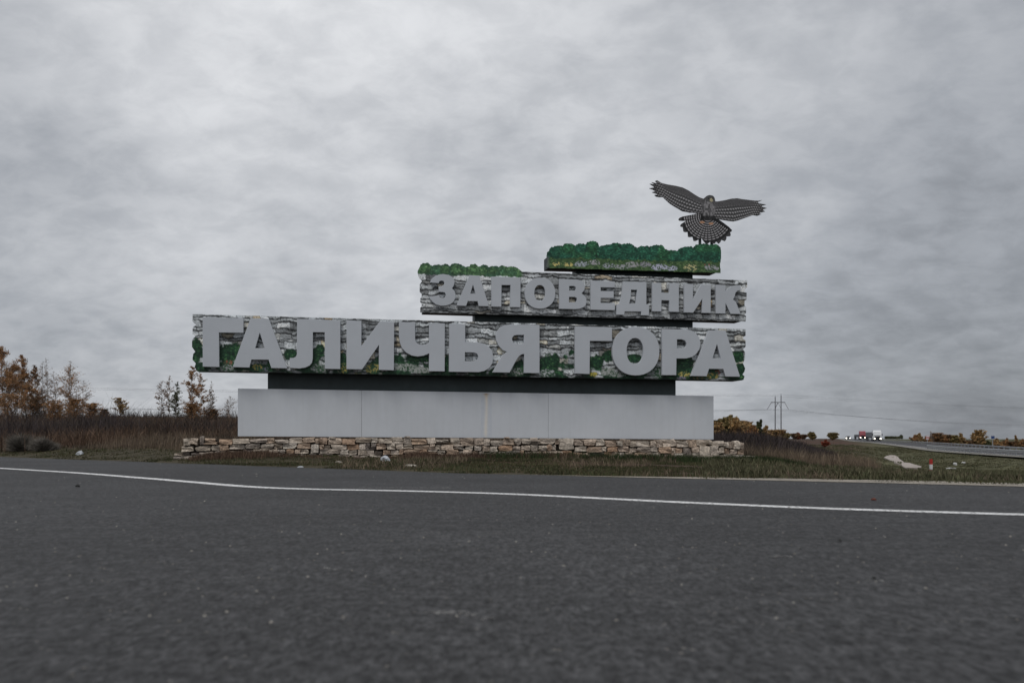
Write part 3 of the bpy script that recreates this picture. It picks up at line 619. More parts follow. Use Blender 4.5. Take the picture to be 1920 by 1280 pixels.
def paint_bird(u, v):
    x = (u-1190)*7.111; y = (v-320)*7.111
    n = fbm(x*.02, y*.02, 3); n2 = fbm(x*.06, y*.06, 5, 3)
    lum_ = np.full(x.shape, .10)
    # wings: leading edge lines, rows of bars parallel to them
    le = np.where(x < 960, np.interp(x, [200, 300, 440, 550, 640, 720, 790, 860, 930, 960], [160, 130, 180, 205, 225, 265, 312, 355, 380, 385]),
                  np.interp(x, [960, 1075, 1200, 1290, 1370, 1430, 1600, 1760], [420, 412, 395, 374, 368, 380, 400, 440]))
    te = np.where(x < 960, np.interp(x, [200, 300, 380, 475, 590, 700, 850, 960], [240, 340, 365, 440, 512, 552, 572, 575]),
                  np.interp(x, [960, 1110, 1320, 1450, 1580, 1680, 1765], [645, 645, 675, 640, 595, 590, 520]))
    t = (y-le)/np.maximum(te-le, 20)
    d = (y-le); a_ = np.where(x < 960, 960-x, x-1020)
    slant = np.where(x < 960, x+.55*d, x-.55*d)
    fe = np.cos(slant*2*math.pi/34); bar = np.cos(t*2*math.pi*6.2+a_*.004+fe*.6)
    covert = np.clip((.42-t)*7, 0, 1)*np.clip((620-a_)/80, 0, 1)
    scal = np.cos(t*2*math.pi*13)*np.cos(slant*2*math.pi/19)
    w = .055+.17*np.clip(bar*1.6+.3, 0, 1)*np.clip(.55-.9*(fe > .72), 0.02, 1)*1.6
    w = np.where(fe < -.9, w*1.5, w)
    wc = .055+.07*np.clip(scal+.2, 0, 1)+.04*n2
    lum_ = w*(1-covert)+wc*covert
    lum_ = lum_*(1-.8*np.clip((t-.93)*14, 0, 1)); lum_ = lum_*(1-.7*np.clip((a_-600)/120, 0, 1)*np.clip((n2-.3)*3, .4, 1))
    # tail
    tx, ty = x-975, y-610; rr = np.hypot(tx, ty); th = np.arctan2(tx, ty)
    tail = (y > 575) & (rr < 420) & ((np.abs(th) < 1.0) | ((x < 880) & (rr > 60)))& ~((x > 1105) & (y < 650+(x-1105)*.35) )
    ff = np.cos(th*2*math.pi/.175); bb = np.cos(rr*2*math.pi/31+ff*.5)
    tl = .04+.22*np.clip(bb*1.5+.25, 0, 1)*np.clip(1.1-.9*(ff > .55), .1, 1); tl = np.where(rr > 318, .03, tl); tl = np.where((rr > 350), .07, tl)
    lum_ = np.where(tail, tl, lum_)
    # body
    body = np.clip((1-np.hypot((x-985)/100, (y-510)/165))*5, 0, 1); lb = .08+.13*np.clip(fbm(x*.07, y*.035, 8, 3)*2.2-.6, 0, 1)
    lum_ = lum_*(1-body)+lb*body
    lum_ = np.where((y > 600) & (y < 665) & (np.abs(x-980) < 100), lum_*.35, lum_)
    c = lum_[..., None]*np.array([1.02, 1.0, 1.02])
    hd, _ = blob(x, y, 1005, 372, 62, 52, 3); c = put(c, hd, np.array([.09, .09, .09])*np.ones_like(c))
    th_, _ = blob(x, y, 1022, 392, 24, 26, 4); c = put(c, th_, np.array([.32, .27, .2])*np.ones_like(c))
    for ex in (985, 1040):
        k = np.clip((1-np.hypot((x-ex)/9, (y-372)/9))*4, 0, 1); c = put(c, k, np.array([.01, .01, .01])*np.ones_like(c))
    for fx_, fy_ in ((900, 688), (1020, 705)):
        k, _ = blob(x, y, fx_, fy_, 36, 18, 9); c = put(c, k*.8, np.array([.34, .21, .14])*np.ones_like(c))
    return np.clip((c*2.7)**1.5*.62, .003, .42)
fill_curve('falcon_cutout', [ring(BP, .15)], .04, M_edge, SIGN, .15, .001)
printed('falcon_print', BP, paint_bird, .15, .5, 'printed grey falcon with barred wings spread and fanned tail')
for px in (1313, 1335):
    s0, z0 = sc_(px, 470, .1); s1, z1 = sc_(px, 425 if px < 1320 else 400, .1)
    MB().box(s0-.035, s0+.035, -.10, -.04, z0, z1).build('falcon_bracket', M_edge, SIGN)

# ------------------------------------------------------------------ dry stone plinth wall
M_stone = mat('weathered limestone', (.42, .345, .275), .92, obrand=.2, cols=[(.52, .455, .38), (.36, .31, .265), (.47, .345, .25), (.57, .51, .44), (.38, .25, .165), (.48, .43, .375)], noise=[(1.6, .2), (6, .24), (.6, .1)], bump=(2.6, .8, .16), spec=.15)
M_stoneD = mat('dark limestone', (.2, .17, .15), .92, obrand=.2, cols=[(.28, .245, .22), (.34, .29, .25), (.22, .18, .15)], noise=[(1.6, .35), (7, .3)], bump=(2.6, 1.0, .22), spec=.15)  # darker stone tones, picked more often in the lower courses
M_core = mat('wall core earth', (.035, .028, .022), .95, noise=(6, .3), bump=(9, .8, .05))
def stone_mesh(seed):
    r = np.random.default_rng(seed); bm = bmesh.new(); bmesh.ops.create_cube(bm, size=1.0)
    bmesh.ops.subdivide_edges(bm, edges=bm.edges[:], cuts=1, use_grid_fill=True)
    for v in bm.verts:
        c = v.co; ex = [abs(abs(q)-.5) < 1e-4 for q in c]; n = sum(ex)
        k = {3: .84+.13*r.random(), 2: .93+.08*r.random(), 1: .99+.06*r.random(), 0: 1}[n]
        v.co = Vector((c.x*(k if n < 3 else k+.07), c.y*k, c.z*(k+.03))) + Vector(r.normal(0, .05, 3))
    me = bpy.data.meshes.new('stone'); bm.to_mesh(me); bm.free()
    me.polygons.foreach_set('use_smooth', np.zeros(len(me.polygons), bool)); return me
SM = []
for mm in (M_stone, M_stoneD):
    g = []
    for i in range(14):
        me = stone_mesh(100+i); me.materials.append(mm); g.append(me)
    SM.append(g)
OFFW = .55
WALL = empty('stone_wall', (C0[0], C0[1], 0), YAW, 'low dry stone wall of tan limestone blocks under the grey plinth of the sign', 'wall')
sL, _ = sc_(326, 840, OFFW); sR, _ = sc_(1412, 850, OFFW)
topz = lambda s: np.interp(s, [float(sc_(px, py, OFFW)[0]) for px, py in ((326, 820), (700, 821.5), (1000, 824.5), (1340, 824), (1420, 830))],
                           [float(sc_(px, py, OFFW)[1]) for px, py in ((326, 820), (700, 820.5), (1000, 823.5), (1340, 824), (1420, 829))])
def wall_g(s): p = C0+Nn*OFFW+D*s; return gz(p[0], p[1])
S = lambda px: float(sc_(px, 830, OFFW)[0])
R = random.Random(5); nst = 0
def put_stone(s0, s1, z0, z1, dark, depth=None):
    global nst
    me = R.choice(SM[1 if dark else 0]); o = bpy.data.objects.new('stone', me); COL.objects.link(o); o.parent = WALL
    dp = depth or R.uniform(.26, .4); out_ = R.uniform(-.05, .035)
    o.location = ((s0+s1)/2, -OFFW+dp/2-out_, (z0+z1)/2); o.scale = ((s1-s0)*.97, dp, (z1-z0)*.98)
    o.rotation_euler = (R.uniform(-.07, .07), R.uniform(-.06, .06), R.uniform(-.08, .08)); nst += 1
    if R.random() < .5: o.rotation_euler.z += math.pi
rows = [(0.0, .27), (.27, .53), (.53, .74), (.74, 1.0)]
spans = [(S(342), S(1397)), (S(340), S(1397)), (S(325), S(1417)), (S(325), S(1432))]
def wavy(s, k): return (float(fbm(np.array([s*1.1+k*7.3]), np.array([k*3.1]), 55)[0])-.5)*.2
cutat = []
for r_, ((a_, b_), (s0, s1)) in enumerate(zip(rows, spans)):
    s = s0; nxt = []
    while s < s1-.08:
        w = R.choice([.13, .17, .20, .24, .28, .33, .38, .23, .44, .19]) * (1.15 if r_ == 3 else 1)
        if s+w > s1-.1: w = s1-s
        q_ = [c for c in cutat if c[0]-.02 < s+w/2 < c[1]+.02]
        if q_: s = max(q_[0][1], s+.05); continue
        for c in cutat:
            if s < c[0] < s+w: w = max(c[0]-s, .06)
        mid = s+w/2; tz = float(topz(mid)); gb = wall_g(mid)-.10; H = tz-gb
        z1 = tz-(a_+(wavy(mid, r_) if r_ else 0))*H+(R.uniform(-.045, .03) if r_ == 0 else 0); z0 = tz-(b_+wavy(mid, r_+1))*H
        dark = R.random() < (.03, .07, .2, .38)[r_]
        if r_ in (0, 1) and R.random() < .13 and .2 < w < .45:
            z0 = tz-(rows[r_+1][1]+wavy(mid, r_+2))*H+.05*R.random(); nxt.append((s, s+w)); put_stone(s+.008, s+w-.008, z0, z1-.004, dark)
        else:
            q = R.random()
            if q < .16 and w > .26:
                zm = z0+(z1-z0)*R.uniform(.38, .62); put_stone(s+.008, s+w-.008, z0, zm-.004, dark); put_stone(s+.008, s+w*R.uniform(.7, 1), zm+.004, z1, dark)
            else: put_stone(s+.006, s+w-.006, z0+.004, z1-.004-(R.uniform(0, .03) if R.random() < .3 else 0), dark)
        if r_ == 0 and R.random() < .06: put_stone(s+.03, s+.03+R.uniform(.12, .24), z1-.01, z1+R.uniform(.04, .06), False, .22)
        s += w
    cutat = nxt
for px_, w, h_ in ((1424, .40, .11), (1437, .36, .07), (1449, .4, .045), (1408, .34, .22)):
    g0 = wall_g(S(px_))-.02; put_stone(S(px_)-w/2, S(px_)+w/2, g0, g0+h_, False, .3)
core = MB()
SS = np.linspace(S(346), S(1390), 40)
for i in range(len(SS)-1):
    t = float(topz(SS[i]))-.06; core.box(SS[i], SS[i+1], -OFFW+.13, 1.5, wall_g(SS[i])-.3, t)
core.build('core', M_core, WALL)
print('stones', nst)

# ------------------------------------------------------------------ vegetation stuff
def blades(x, y, z, h, w, lean, per, seed, spread=.05, bend=True):
    r = np.random.default_rng(seed); n = len(x); N = n*per
    bx = np.repeat(x, per)+r.normal(0, 1, N)*np.repeat(np.broadcast_to(spread, n), per); by = np.repeat(y, per)+r.normal(0, 1, N)*np.repeat(np.broadcast_to(spread, n), per)
    bz = np.repeat(z, per)-.02; hh = np.repeat(h, per)*r.uniform(.5, 1.1, N); ww = np.repeat(np.broadcast_to(w, n), per)*r.uniform(.6, 1.3, N)
    th = r.uniform(0, 2*math.pi, N); dx, dy = np.cos(th)*ww/2, np.sin(th)*ww/2
    la = r.uniform(0, 2*math.pi, N); ll = hh*lean*r.uniform(.1, 1, N); lx, ly = np.cos(la)*ll, np.sin(la)*ll
    V = np.zeros((N, 5, 3)); V[:, 0] = np.stack([bx-dx, by-dy, bz], -1); V[:, 1] = np.stack([bx+dx, by+dy, bz], -1)
    V[:, 2] = np.stack([bx+dx*.7+lx*.35, by+dy*.7+ly*.35, bz+hh*.6], -1); V[:, 3] = np.stack([bx-dx*.7+lx*.35, by-dy*.7+ly*.35, bz+hh*.6], -1)
    V[:, 4] = np.stack([bx+lx, by+ly, bz+hh], -1)
    b = np.arange(N)*5
    T = np.concatenate([np.stack([b, b+1, b+2], -1), np.stack([b, b+2, b+3], -1), np.stack([b+3, b+2, b+4], -1)])
    return V.reshape(-1, 3), T
def sample(n, pxr, zr, seed, cond=None, logd=True):
    r = np.random.default_rng(seed); px = r.uniform(*pxr, n)
    Z = np.exp(r.uniform(math.log(zr[0]), math.log(zr[1]), n)) if logd else r.uniform(*zr, n)
    x = (px-960)/F*Z; ok = edge_d(x, Z) > .12; ok &= near_d(x, Z) > .5
    rx, ry = (x-C0[0])*D[0]+(Z-C0[1])*D[1], (x-C0[0])*Nn[0]+(Z-C0[1])*Nn[1]
    ok &= ~((rx > S(326)) & (rx < S(1410)) & (ry > -1.6) & (ry < OFFW+.02))
    if cond is not None: ok &= cond(px, x, Z)
    x, Z, px = x[ok], Z[ok], px[ok]; return x, Z, ground(x, Z), px
def veg(name, parts, m, label, cat):
    Vs = []; Ts = []; k = 0
    for V, T in parts: Vs.append(V); Ts.append(T+k); k += len(V)
    o = link(name, npmesh(name, np.concatenate(Vs), np.concatenate(Ts)), m); return tag(o, label, cat, kind='stuff')
M_grass = mat('verge grass', (.038, .046, .020), .8, island=.35, cols=[(.052, .060, .027), (.034, .038, .018), (.085, .068, .040), (.042, .052, .022), (.10, .07, .045)], noise=[(.35, .4), (2, .25)], spec=.15)
M_grassR = mat('bank grass', (.078, .074, .044), .85, island=.3, cols=[(.085, .085, .048), (.058, .064, .033), (.13, .11, .07)], noise=[(.09, .3), (.5, .3)], spec=.12)
M_tan = mat('dry grass', (.15, .118, .082), .85, island=.35, cols=[(.2, .155, .11), (.1, .075, .058), (.13, .095, .07)], noise=(.4, .3), spec=.1)
M_weed = mat('dead brown weeds', (.072, .057, .045), .9, island=.45, cols=[(.095, .072, .052), (.055, .046, .04), (.14, .11, .08), (.065, .055, .045)], noise=[(.12, .4), (.6, .25)], spec=.1)
M_red = mat('reddish dock stems', (.09, .058, .042), .9, island=.35, cols=[(.12, .08, .055), (.07, .045, .036)], noise=(.3, .3), spec=.1)
M_thick = mat('dark twigs', (.040, .033, .034), .9, island=.35, cols=[(.055, .045, .045), (.032, .027, .028), (.06, .047, .04)], noise=(.3, .35), spec=.1)
# short verge grass
x, y, z, px = sample(52000, (-150, 2060), (12, 40), 1, lambda px, x, Z: (edge_d(x, Z) < 4.5+6*(px > 600)*(px < 1500)+30*(px > 1400)) & (fbm(x*.9, Z*.9, 8) > .29+.26*np.exp(-np.abs(edge_d(x, Z))*1.5)))
h = (.03+.075*fbm(x*.8, y*.8, 12)*np.clip(edge_d(x, y)/1.0+.3, .3, 1.1))
veg('verge_grass', [blades(x, y, z, h, .012+y*.0003, .6, 6, 2, .05)], M_grass, 'short green grass along the road edge in front of the stone wall', 'grass')
# weeds against the wall
r_ = np.random.default_rng(3); n = 3600; s = r_.uniform(S(318), S(1450), n); o_ = OFFW+.05+np.abs(r_.normal(0, .5, n))
P = C0+Nn*o_[:, None]+D*s[:, None]; dens = fbm(s*.6, o_*0, 14); keep = (dens > .4) & (edge_d(P[:, 0], P[:, 1]) > .5); P = P[keep]; s = s[keep]; dens = dens[keep]
h = .06+.2*(dens-.4)*3*r_.uniform(.3, 1, len(P)); h = np.clip(h+.04*(s < S(560)), .06, .24)
veg('wall_weeds', [blades(P[:, 0], P[:, 1], ground(P[:, 0], P[:, 1]), h, .011, .6, 8, 5, .07)], M_red, 'reddish brown weeds growing along the foot of the stone wall', 'weeds')
r_ = np.random.default_rng(33); n = 2600; s = np.concatenate([r_.normal(S(1290), 1.3, n//3), r_.normal(S(1420), .8, n//3), r_.uniform(S(900), S(1460), n//3)]); o_ = OFFW+.25+np.abs(r_.normal(0, .6, len(s)))
P = C0+Nn*o_[:, None]+D*s[:, None]; h = r_.uniform(.12, .3, len(P))
M_dgreen = mat('dark green weeds', (.022, .034, .014), .85, island=.35, cols=[(.035, .05, .02), (.028, .03, .016)], noise=(.8, .3), spec=.12)
veg('green_weeds', [blades(P[:, 0], P[:, 1], ground(P[:, 0], P[:, 1]), h, .014, .7, 8, 15, .08)], M_dgreen, 'dark green weedy clumps at the right end of the stone wall', 'weeds')
# brown weed field on the left, thin dry tall stems
x, y, z, px = sample(52000, (-150, 1400), (32, 165), 4, lambda px, x, Z: (edge_d(x, Z) > 3.6) & ((px < 480) | (fbm(x, Z, 3) > .5)))
h = (.16+.42*fbm(x*.25, y*.25, 15))*np.clip((edge_d(x, y)-2.5)/6, .3, 1)
veg('dead_weeds', [blades(x, y, z, h, .011+y*.00035, 1.0, 8, 6, .28)], M_weed, 'dense dead brown weeds covering the field left of the sign', 'weeds')
x, y, z, px = sample(2300, (-150, 1400), (42, 150), 42, lambda px, x, Z: (fbm(x*.06, Z*.06, 85) > .56-.0022*(Z-42)) & (px < 520))
veg('dark_scrub', [blades(x, y, z, np.random.default_rng(2).uniform(.3, 1.3, len(x)), .008+y*.00025, .95, 34, 66, .42), blades(x[::9], y[::9], z[::9], np.random.default_rng(8).uniform(1.2, 2.3, len(x[::9])), .008+y[::9]*.00022, .8, 46, 69, .5)], M_thick, 'dark leafless scrub clumps along the rise of the left field', 'bushes')
x, y, z, px = sample(700, (-150, 520), (35, 140), 43, lambda px, x, Z: edge_d(x, Z) > 5)
veg('tall_stalks', [blades(x, y, z, np.random.default_rng(2).uniform(.7, 1.5, len(x)), .008+y*.0001, .25, 5, 67, .3)], M_weed, 'thin tall dead stalks sticking up from the left field', 'weeds')
x, y, z, px = sample(2600, (-150, 480), (30, 44), 41, lambda px, x, Z: (edge_d(x, Z) > 2.8) & (fbm(x*.3, Z*.3, 81) > .5))
veg('dry_grass', [blades(x, y, z, np.random.default_rng(2).uniform(.2, .6, len(x)), .010, .5, 7, 61, .14)], M_tan, 'tall dry tan grass between the left verge and the brown field', 'grass')
x, y, z, px = sample(7000, (-150, 560), (38, 150), 44, lambda px, x, Z: fbm(x*.05, Z*.05, 82) > .52)
veg('red_weeds', [blades(x, y, z, np.random.default_rng(2).uniform(.3, .8, len(x)), .012+y*.0003, .9, 10, 62, .35)], M_red, 'rust red weed patches in the field on the left', 'weeds')
# right hand thicket and dry grass
x, y, z, px = sample(11000, (1340, 1600), (43, 125), 45, lambda px, x, Z: (px < 1500+np.clip(110-Z, 0, 60)*1.3) & (fbm(x*.15, Z*.1, 83)+.25*(px < 1500) > .42))
h = np.interp(px, [1340, 1420, 1500, 1560, 1590], [1.15, 1.15, .8, .55, .3])*np.random.default_rng(5).uniform(.6, 1.1, len(x))*(.45+1.1*fbm(x*.35, y*.12, 92))
veg('thicket', [blades(x, y, z, h, .014+y*.0004, .6, 10, 63, .3)], M_thick, 'dark leafless thicket beyond the right end of the stone wall', 'bushes')
x, y, z, px = sample(4200, (1390, 1640), (33, 56), 46, lambda px, x, Z: fbm(x*.35, Z*.3, 84)-(px-1400)/900 > .26)
veg('pale_grass', [blades(x, y, z, np.random.default_rng(6).uniform(.12, .6, len(x))*np.clip(fbm(x*.5, y*.5, 19)*2.2, .3, 1.3), .012, .6, 8, 64, .16)], M_tan, 'pale dry grass in front of the dark thicket on the right', 'grass')
x, y, z, px = sample(5200, (560, 2080), (13.5, 46), 48, lambda px, x, Z: (fbm(x*.5, Z*.22, 91) > .52) & (edge_d(x, Z) > .5))
veg('straw_tufts', [blades(x, y, z, np.random.default_rng(12).uniform(.05, .22, len(x)), .011, .8, 8, 68, .09)], M_tan, 'faded straw coloured tufts mixed into the right hand verge', 'grass')
x, y, z, px = sample(42000, (1330, 2100), (15, 150), 47, lambda px, x, Z: near_d(x, Z) > 1.5)
h = (.03+.13*fbm(x*.3, y*.3, 16))*np.where(fbm(x*.9, y*.9, 17) > .6, 1.9, 1)
veg('bank_grass', [blades(x, y, z, h, .012+y*.0006, .7, 6, 65, .12)], M_grassR, 'short green grass on the slopes below the highway', 'grass')

# ------------------------------------------------------------------ trees and shrubs
M_bark = mat('grey bark', (.12, .105, .095), .9, noise=(3, .3))
M_birch = mat('pale birch bark', (.30, .28, .26), .85, noise=(5, .35))
def leafmat(n, c, cs): return mat(n, c, .75, island=.35, cols=cs, noise=(.6, .25), spec=.15)
ML = {'rust': leafmat('rust leaves', (.30, .145, .065), [(.40, .20, .08), (.21, .105, .055), (.28, .19, .10), (.2, .14, .09)]),
      'brown': leafmat('brown leaves', (.16, .09, .05), [(.23, .115, .05), (.09, .06, .04), (.12, .095, .055)]),
      'orange': leafmat('orange leaves', (.31, .18, .075), [(.40, .245, .10), (.23, .13, .06), (.30, .22, .11), (.18, .14, .08)]),
      'olive': leafmat('olive leaves', (.17, .13, .055), [(.21, .16, .065), (.11, .10, .045), (.26, .17, .07)]),
      'grey': leafmat('grey twig tips', (.26, .21, .19), [(.34, .25, .19), (.2, .17, .16)]),
      'green': leafmat('dark green leaves', (.055, .065, .03), [(.08, .08, .035), (.04, .05, .025)]),
      'red': leafmat('red leaves', (.2, .05, .03), [(.26, .07, .035), (.14, .04, .03)])}
def leaf_mesh(pts, size, rng):
    n = len(pts); a_ = rng.normal(0, 1, (n, 3)); a_ /= np.linalg.norm(a_, axis=1)[:, None]; b_ = np.cross(a_, rng.normal(0, 1, (n, 3))); b_ /= np.linalg.norm(b_, axis=1)[:, None]
    s = size*rng.uniform(.5, 1.3, n)[:, None]; V = np.stack([pts-a_*s, pts+b_*s*.6, pts+a_*s, pts-b_*s*.6], 1)
    k = np.arange(n)*4; return V.reshape(-1, 3), np.stack([k, k+1, k+2, k+3], -1)
def tree(px, Z, top, wpx, leaf='rust', dens=1.0, label='', name='birch_tree', cat='tree', group=None, form='oval', bare=.15, stems=1, base=None, low=.15, lsize=None):
    x = (px-960)/F*Z; z0 = gz(x, Z); H = EYE-(top-HZ)/F*Z-z0; W_ = wpx/F*Z/2
    H = max(H, .5); seed = int(px*7+top*13) % 99991; rng = np.random.default_rng(seed); rr = random.Random(seed)
    root = empty(name, (x, Z, z0-.05), 0, label, cat, group)
    tr = MB(); tips = []; lsz = lsize or max(.045, Z*.00052)
    minr = Z*.00012
    for s_ in range(stems):
        bx0 = rr.uniform(-.25, .25)*W_*(stems > 1); sway = rr.uniform(-.12, .12)*H*.4; pts = []
        Hs = H*(1 if s_ == 0 else rr.uniform(.7, .95)); dx = rr.uniform(-.5, .5)*W_*(stems > 1)
        K = 7
        for k in range(K+1):
            t = k/K; pts.append(Vector((bx0+dx*t+sway*t*t+rr.uniform(-.02, .02)*H*.3, rr.uniform(-.02, .02)*H*.3, Hs*t)))
        r0 = max(H*.010, minr*1.5)
        for k in range(K): tr.tube(pts[k], pts[k+1], r0*(1-.85*k/K), r0*(1-.85*(k+1)/K), 5, False)
        nb = int(16+10*H**.5)
        for b in range(nb):
            t = low+(1-low)*(b+rr.random())/nb*.97; i = min(int(t*K), K-1); f = t*K-i; p = pts[i].lerp(pts[i+1], f)
            if form == 'oval': prof = math.sin(math.pi*min(1, (.12+(t-low)/(1-low)*.9))**.75)**.8
            elif form == 'cone': prof = (1.02-(t-low)/(1-low))
            else: prof = math.sqrt(max(0, 1-((t-low)/(1-low))**2.6))
            L_ = W_*1.45*max(prof, .16)*rr.uniform(.45, 1.1)/(1 if stems == 1 else 1.3); an = rr.uniform(0, 2*math.pi)
            up = L_*rr.uniform(.5, 1.5)
            q = p+Vector((math.cos(an)*L_*.55, math.sin(an)*L_*.55, up*.6)); e_ = p+Vector((math.cos(an)*L_, math.sin(an)*L_, up*.75))
            rb = max(r0*.3*(1-t*.5), minr)
            tr.tube(p, q, rb, rb*.7, 3, False); tr.tube(q, e_, rb*.7, rb*.4, 3, False)
            for s2 in range(3):
                w0 = p.lerp(q, rr.uniform(.3, 1)) if rr.random() < .5 else q.lerp(e_, rr.random()); w1 = w0+Vector((rr.uniform(-1, 1), rr.uniform(-1, 1), rr.uniform(-.3, .9)))*L_*.35
                tr.tube(w0, w1, rb*.4, rb*.25, 3, False); tips.append((w0, w1))
            tips.append((q, e_)); tips.append((p.lerp(q, .5), q))
    link('trunk', tr.mesh('trunk', 0, False), M_birch if 'birch' in name else M_bark, root)
    n = int(7500*dens*(1-bare))
    if n > 10:
        k = rng.integers(0, len(tips), n); A = np.array([tuple(tips[i][0]) for i in k]); B = np.array([tuple(tips[i][1]) for i in k])
        hsel = A[:, 2]/H; keep = rng.random(n) > np.clip((hsel-.55)*bare*5, 0, .9); A, B = A[keep], B[keep]
        pts = A+(B-A)*rng.uniform(0, 1.15, (len(A), 1))+rng.normal(0, W_*.06, A.shape)
        pts[:, 2] = np.clip(pts[:, 2], .02, H)
        V, Fq = leaf_mesh(pts, lsz, rng); link('crown', npmesh('crown', V, Fq), ML[leaf], root)
    return root
LT = [(-40, 98, 640, 70, 'rust', 2.6, .1, 2), (8, 98, 648, 66, 'rust', 3.4, .1, 2), (42, 104, 664, 44, 'rust', 2.4, .15, 2), (66, 112, 684, 34, 'brown', 1.8, .3, 1), (87, 110, 669, 34, 'grey', .55, .5, 2),
      (104, 114, 694, 24, 'grey', .5, .5, 1), (129, 108, 677, 50, 'rust', 1.3, .45, 2), (156, 115, 712, 24, 'grey', .4, .5, 1), (225, 118, 745, 20, 'orange', .8, .2, 1),
      (303, 112, 712, 17, 'grey', .5, .45, 1), (317, 116, 702, 16, 'grey', .55, .45, 1), (331, 110, 714, 17, 'green', .7, .35, 2), (358, 104, 685, 30, 'rust', 1.3, .3, 1), (377, 107, 699, 20, 'rust', .8, .35, 1),
      (394, 109, 712, 16, 'brown', .4, .5, 2), (430, 112, 742, 20, 'grey', .3, .55, 1)]
LL = ['rust brown birch cut by the left edge of the view', 'largest dark brown birch with dense crown at far left', 'rust coloured birch just right of the largest brown one', 'thin brown birch with sparse top behind the left grove',
      'pale nearly leafless tall birch between the grove and the orange lower tree', 'small pale bare birch beside the tall leafless one', 'tall tapered birch with a rust coloured lower crown and sparse tip', 'short bare grey birch right of the tapered rust birch',
      'small lone orange tree on the skyline of the left field', 'slim bare birch, leftmost of the three before the rusty one', 'slim bare birch with the tallest tip of its three', 'greenish young birch left of the rusty birch under the board corner',
      'tall rust leaved birch under the lower left corner of the sign board', 'narrower rust birch right beside the tall rusty one', 'thin double stemmed bare birch near the plinth', 'small bare birch just left of the grey plinth']
for (px, Z, tp, w, lf, dn, br, st), lb in zip(LT, LL): tree(px, Z, tp, w*(1.3 if w < 25 else 1.05), lf, dn, lb, 'birch_tree', 'tree', 'young birches on the left field', 'oval' if w > 22 else 'oval', br, st)
rb = random.Random(8)
SHL = ['low {} shrub at the foot of the far left grove', '{} shrub under the second birch of the left grove', 'low {} shrub below the pale leafless birch', '{} bush beneath the tapered rust birch', '{} bush sloping down right of the tapered rust birch', 'small {} bush on the skyline right of the grove', 'low {} bush under the tall rusty birch near the plinth', '{} bush between the rusty birch and the plinth']
for i, (px, tp, w, lf, nm) in enumerate(((20, 738, 60, 'rust', 'rust'), (70, 742, 50, 'brown', 'brown'), (105, 750, 40, 'rust', 'rust'), (140, 748, 44, 'rust', 'orange brown'), (172, 755, 34, 'rust', 'rust red'), (196, 766, 20, 'brown', 'brown'), (362, 756, 40, 'rust', 'rust'), (398, 766, 34, 'brown', 'brown'))):
    tree(px, 96+rb.uniform(-4, 8), tp, w, lf, .8, SHL[i].format(nm), 'shrub', 'shrub', 'autumn shrubs among the left birches', 'round', .0, 3, low=.02)
RT = [(1338, 176, 792, 24, 'orange', 'autumn tree half hidden by the right end of the plinth'), (1352, 184, 785, 24, 'olive', 'olive tinted tree just right of the plinth'), (1368, 180, 778, 24, 'olive', 'tallest olive gold tree beside the plinth'), (1384, 178, 784, 24, 'orange', 'orange tree right of the tallest one by the plinth'),
      (1400, 180, 789, 24, 'orange', 'orange brown tree in the middle of the right grove'), (1420, 184, 786, 15, 'green', 'narrow dark green tree at the right of the autumn grove'), (1410, 176, 797, 18, 'rust', 'lower rust tree left of the narrow green one'), (1436, 186, 798, 18, 'orange', 'small pointed orange tree right of the narrow green one'),
      (1452, 190, 806, 22, 'orange', 'low orange tree at the foot of the twin pole pylon'), (1470, 200, 812, 18, 'olive', 'low olive bush right of the pylon foot')]
for px, Z, tp, w, lf, lb in RT: tree(px, Z, tp, w*1.35, lf, 2.0, lb, 'autumn_tree', 'tree', 'autumn trees right of the plinth', 'oval' if w > 20 else 'cone', .03, 3, low=.03, lsize=.17)
for px, Z, tp, w, lf, lb in ((1490, 300, 813, 16, 'brown', 'small brown bush on the horizon right of the pylon'), (1497, 310, 811, 8, 'red', 'tiny reddish tree on the horizon near the pylon'), (1506, 300, 815, 14, 'brown', 'low brown bush on the horizon, second right of the pylon'),
                          (1522, 280, 810, 13, 'olive', 'round olive bush on the horizon above the thicket'), (1562, 290, 811.5, 17, 'olive', 'round golden bush on the horizon left of the vehicles')):
    tree(px, Z, tp, w, lf, 1.2, lb, 'round_tree', 'tree', 'lone trees on the horizon', 'round', 0, 2, low=.03, lsize=.2)
hx = hit(1547, 839); tree(1547, hx[1], 824, 14, 'red', 1.2, 'small red leaved sapling at the edge of the thicket', 'sapling', 'tree', None, 'cone', 0, 1, low=.05, lsize=.07)
FR = [(1716, 815, 12, 'rust'), (1724, 812, 12, 'orange'), (1748, 808, 8, 'grey'), (1758, 812, 16, 'brown'), (1766, 815, 18, 'rust'), (1776, 815, 14, 'brown'), (1788, 816, 15, 'olive'), (1797, 819, 12, 'olive'), (1806, 812, 13, 'orange'), (1828, 811, 12, 'orange'), (1837, 806, 17, 'orange'),
      (1850, 826, 12, 'green'), (1863, 822, 13, 'orange'), (1878, 826, 10, 'brown'), (1885, 821, 10, 'rust'), (1906, 816, 9, 'orange'), (1895, 828, 16, 'brown'), (1919, 823, 12, 'rust'), (1934, 818, 16, 'orange'), (1816, 826, 16, 'brown'), (1873, 829, 16, 'rust'), (1740, 818, 12, 'rust')]
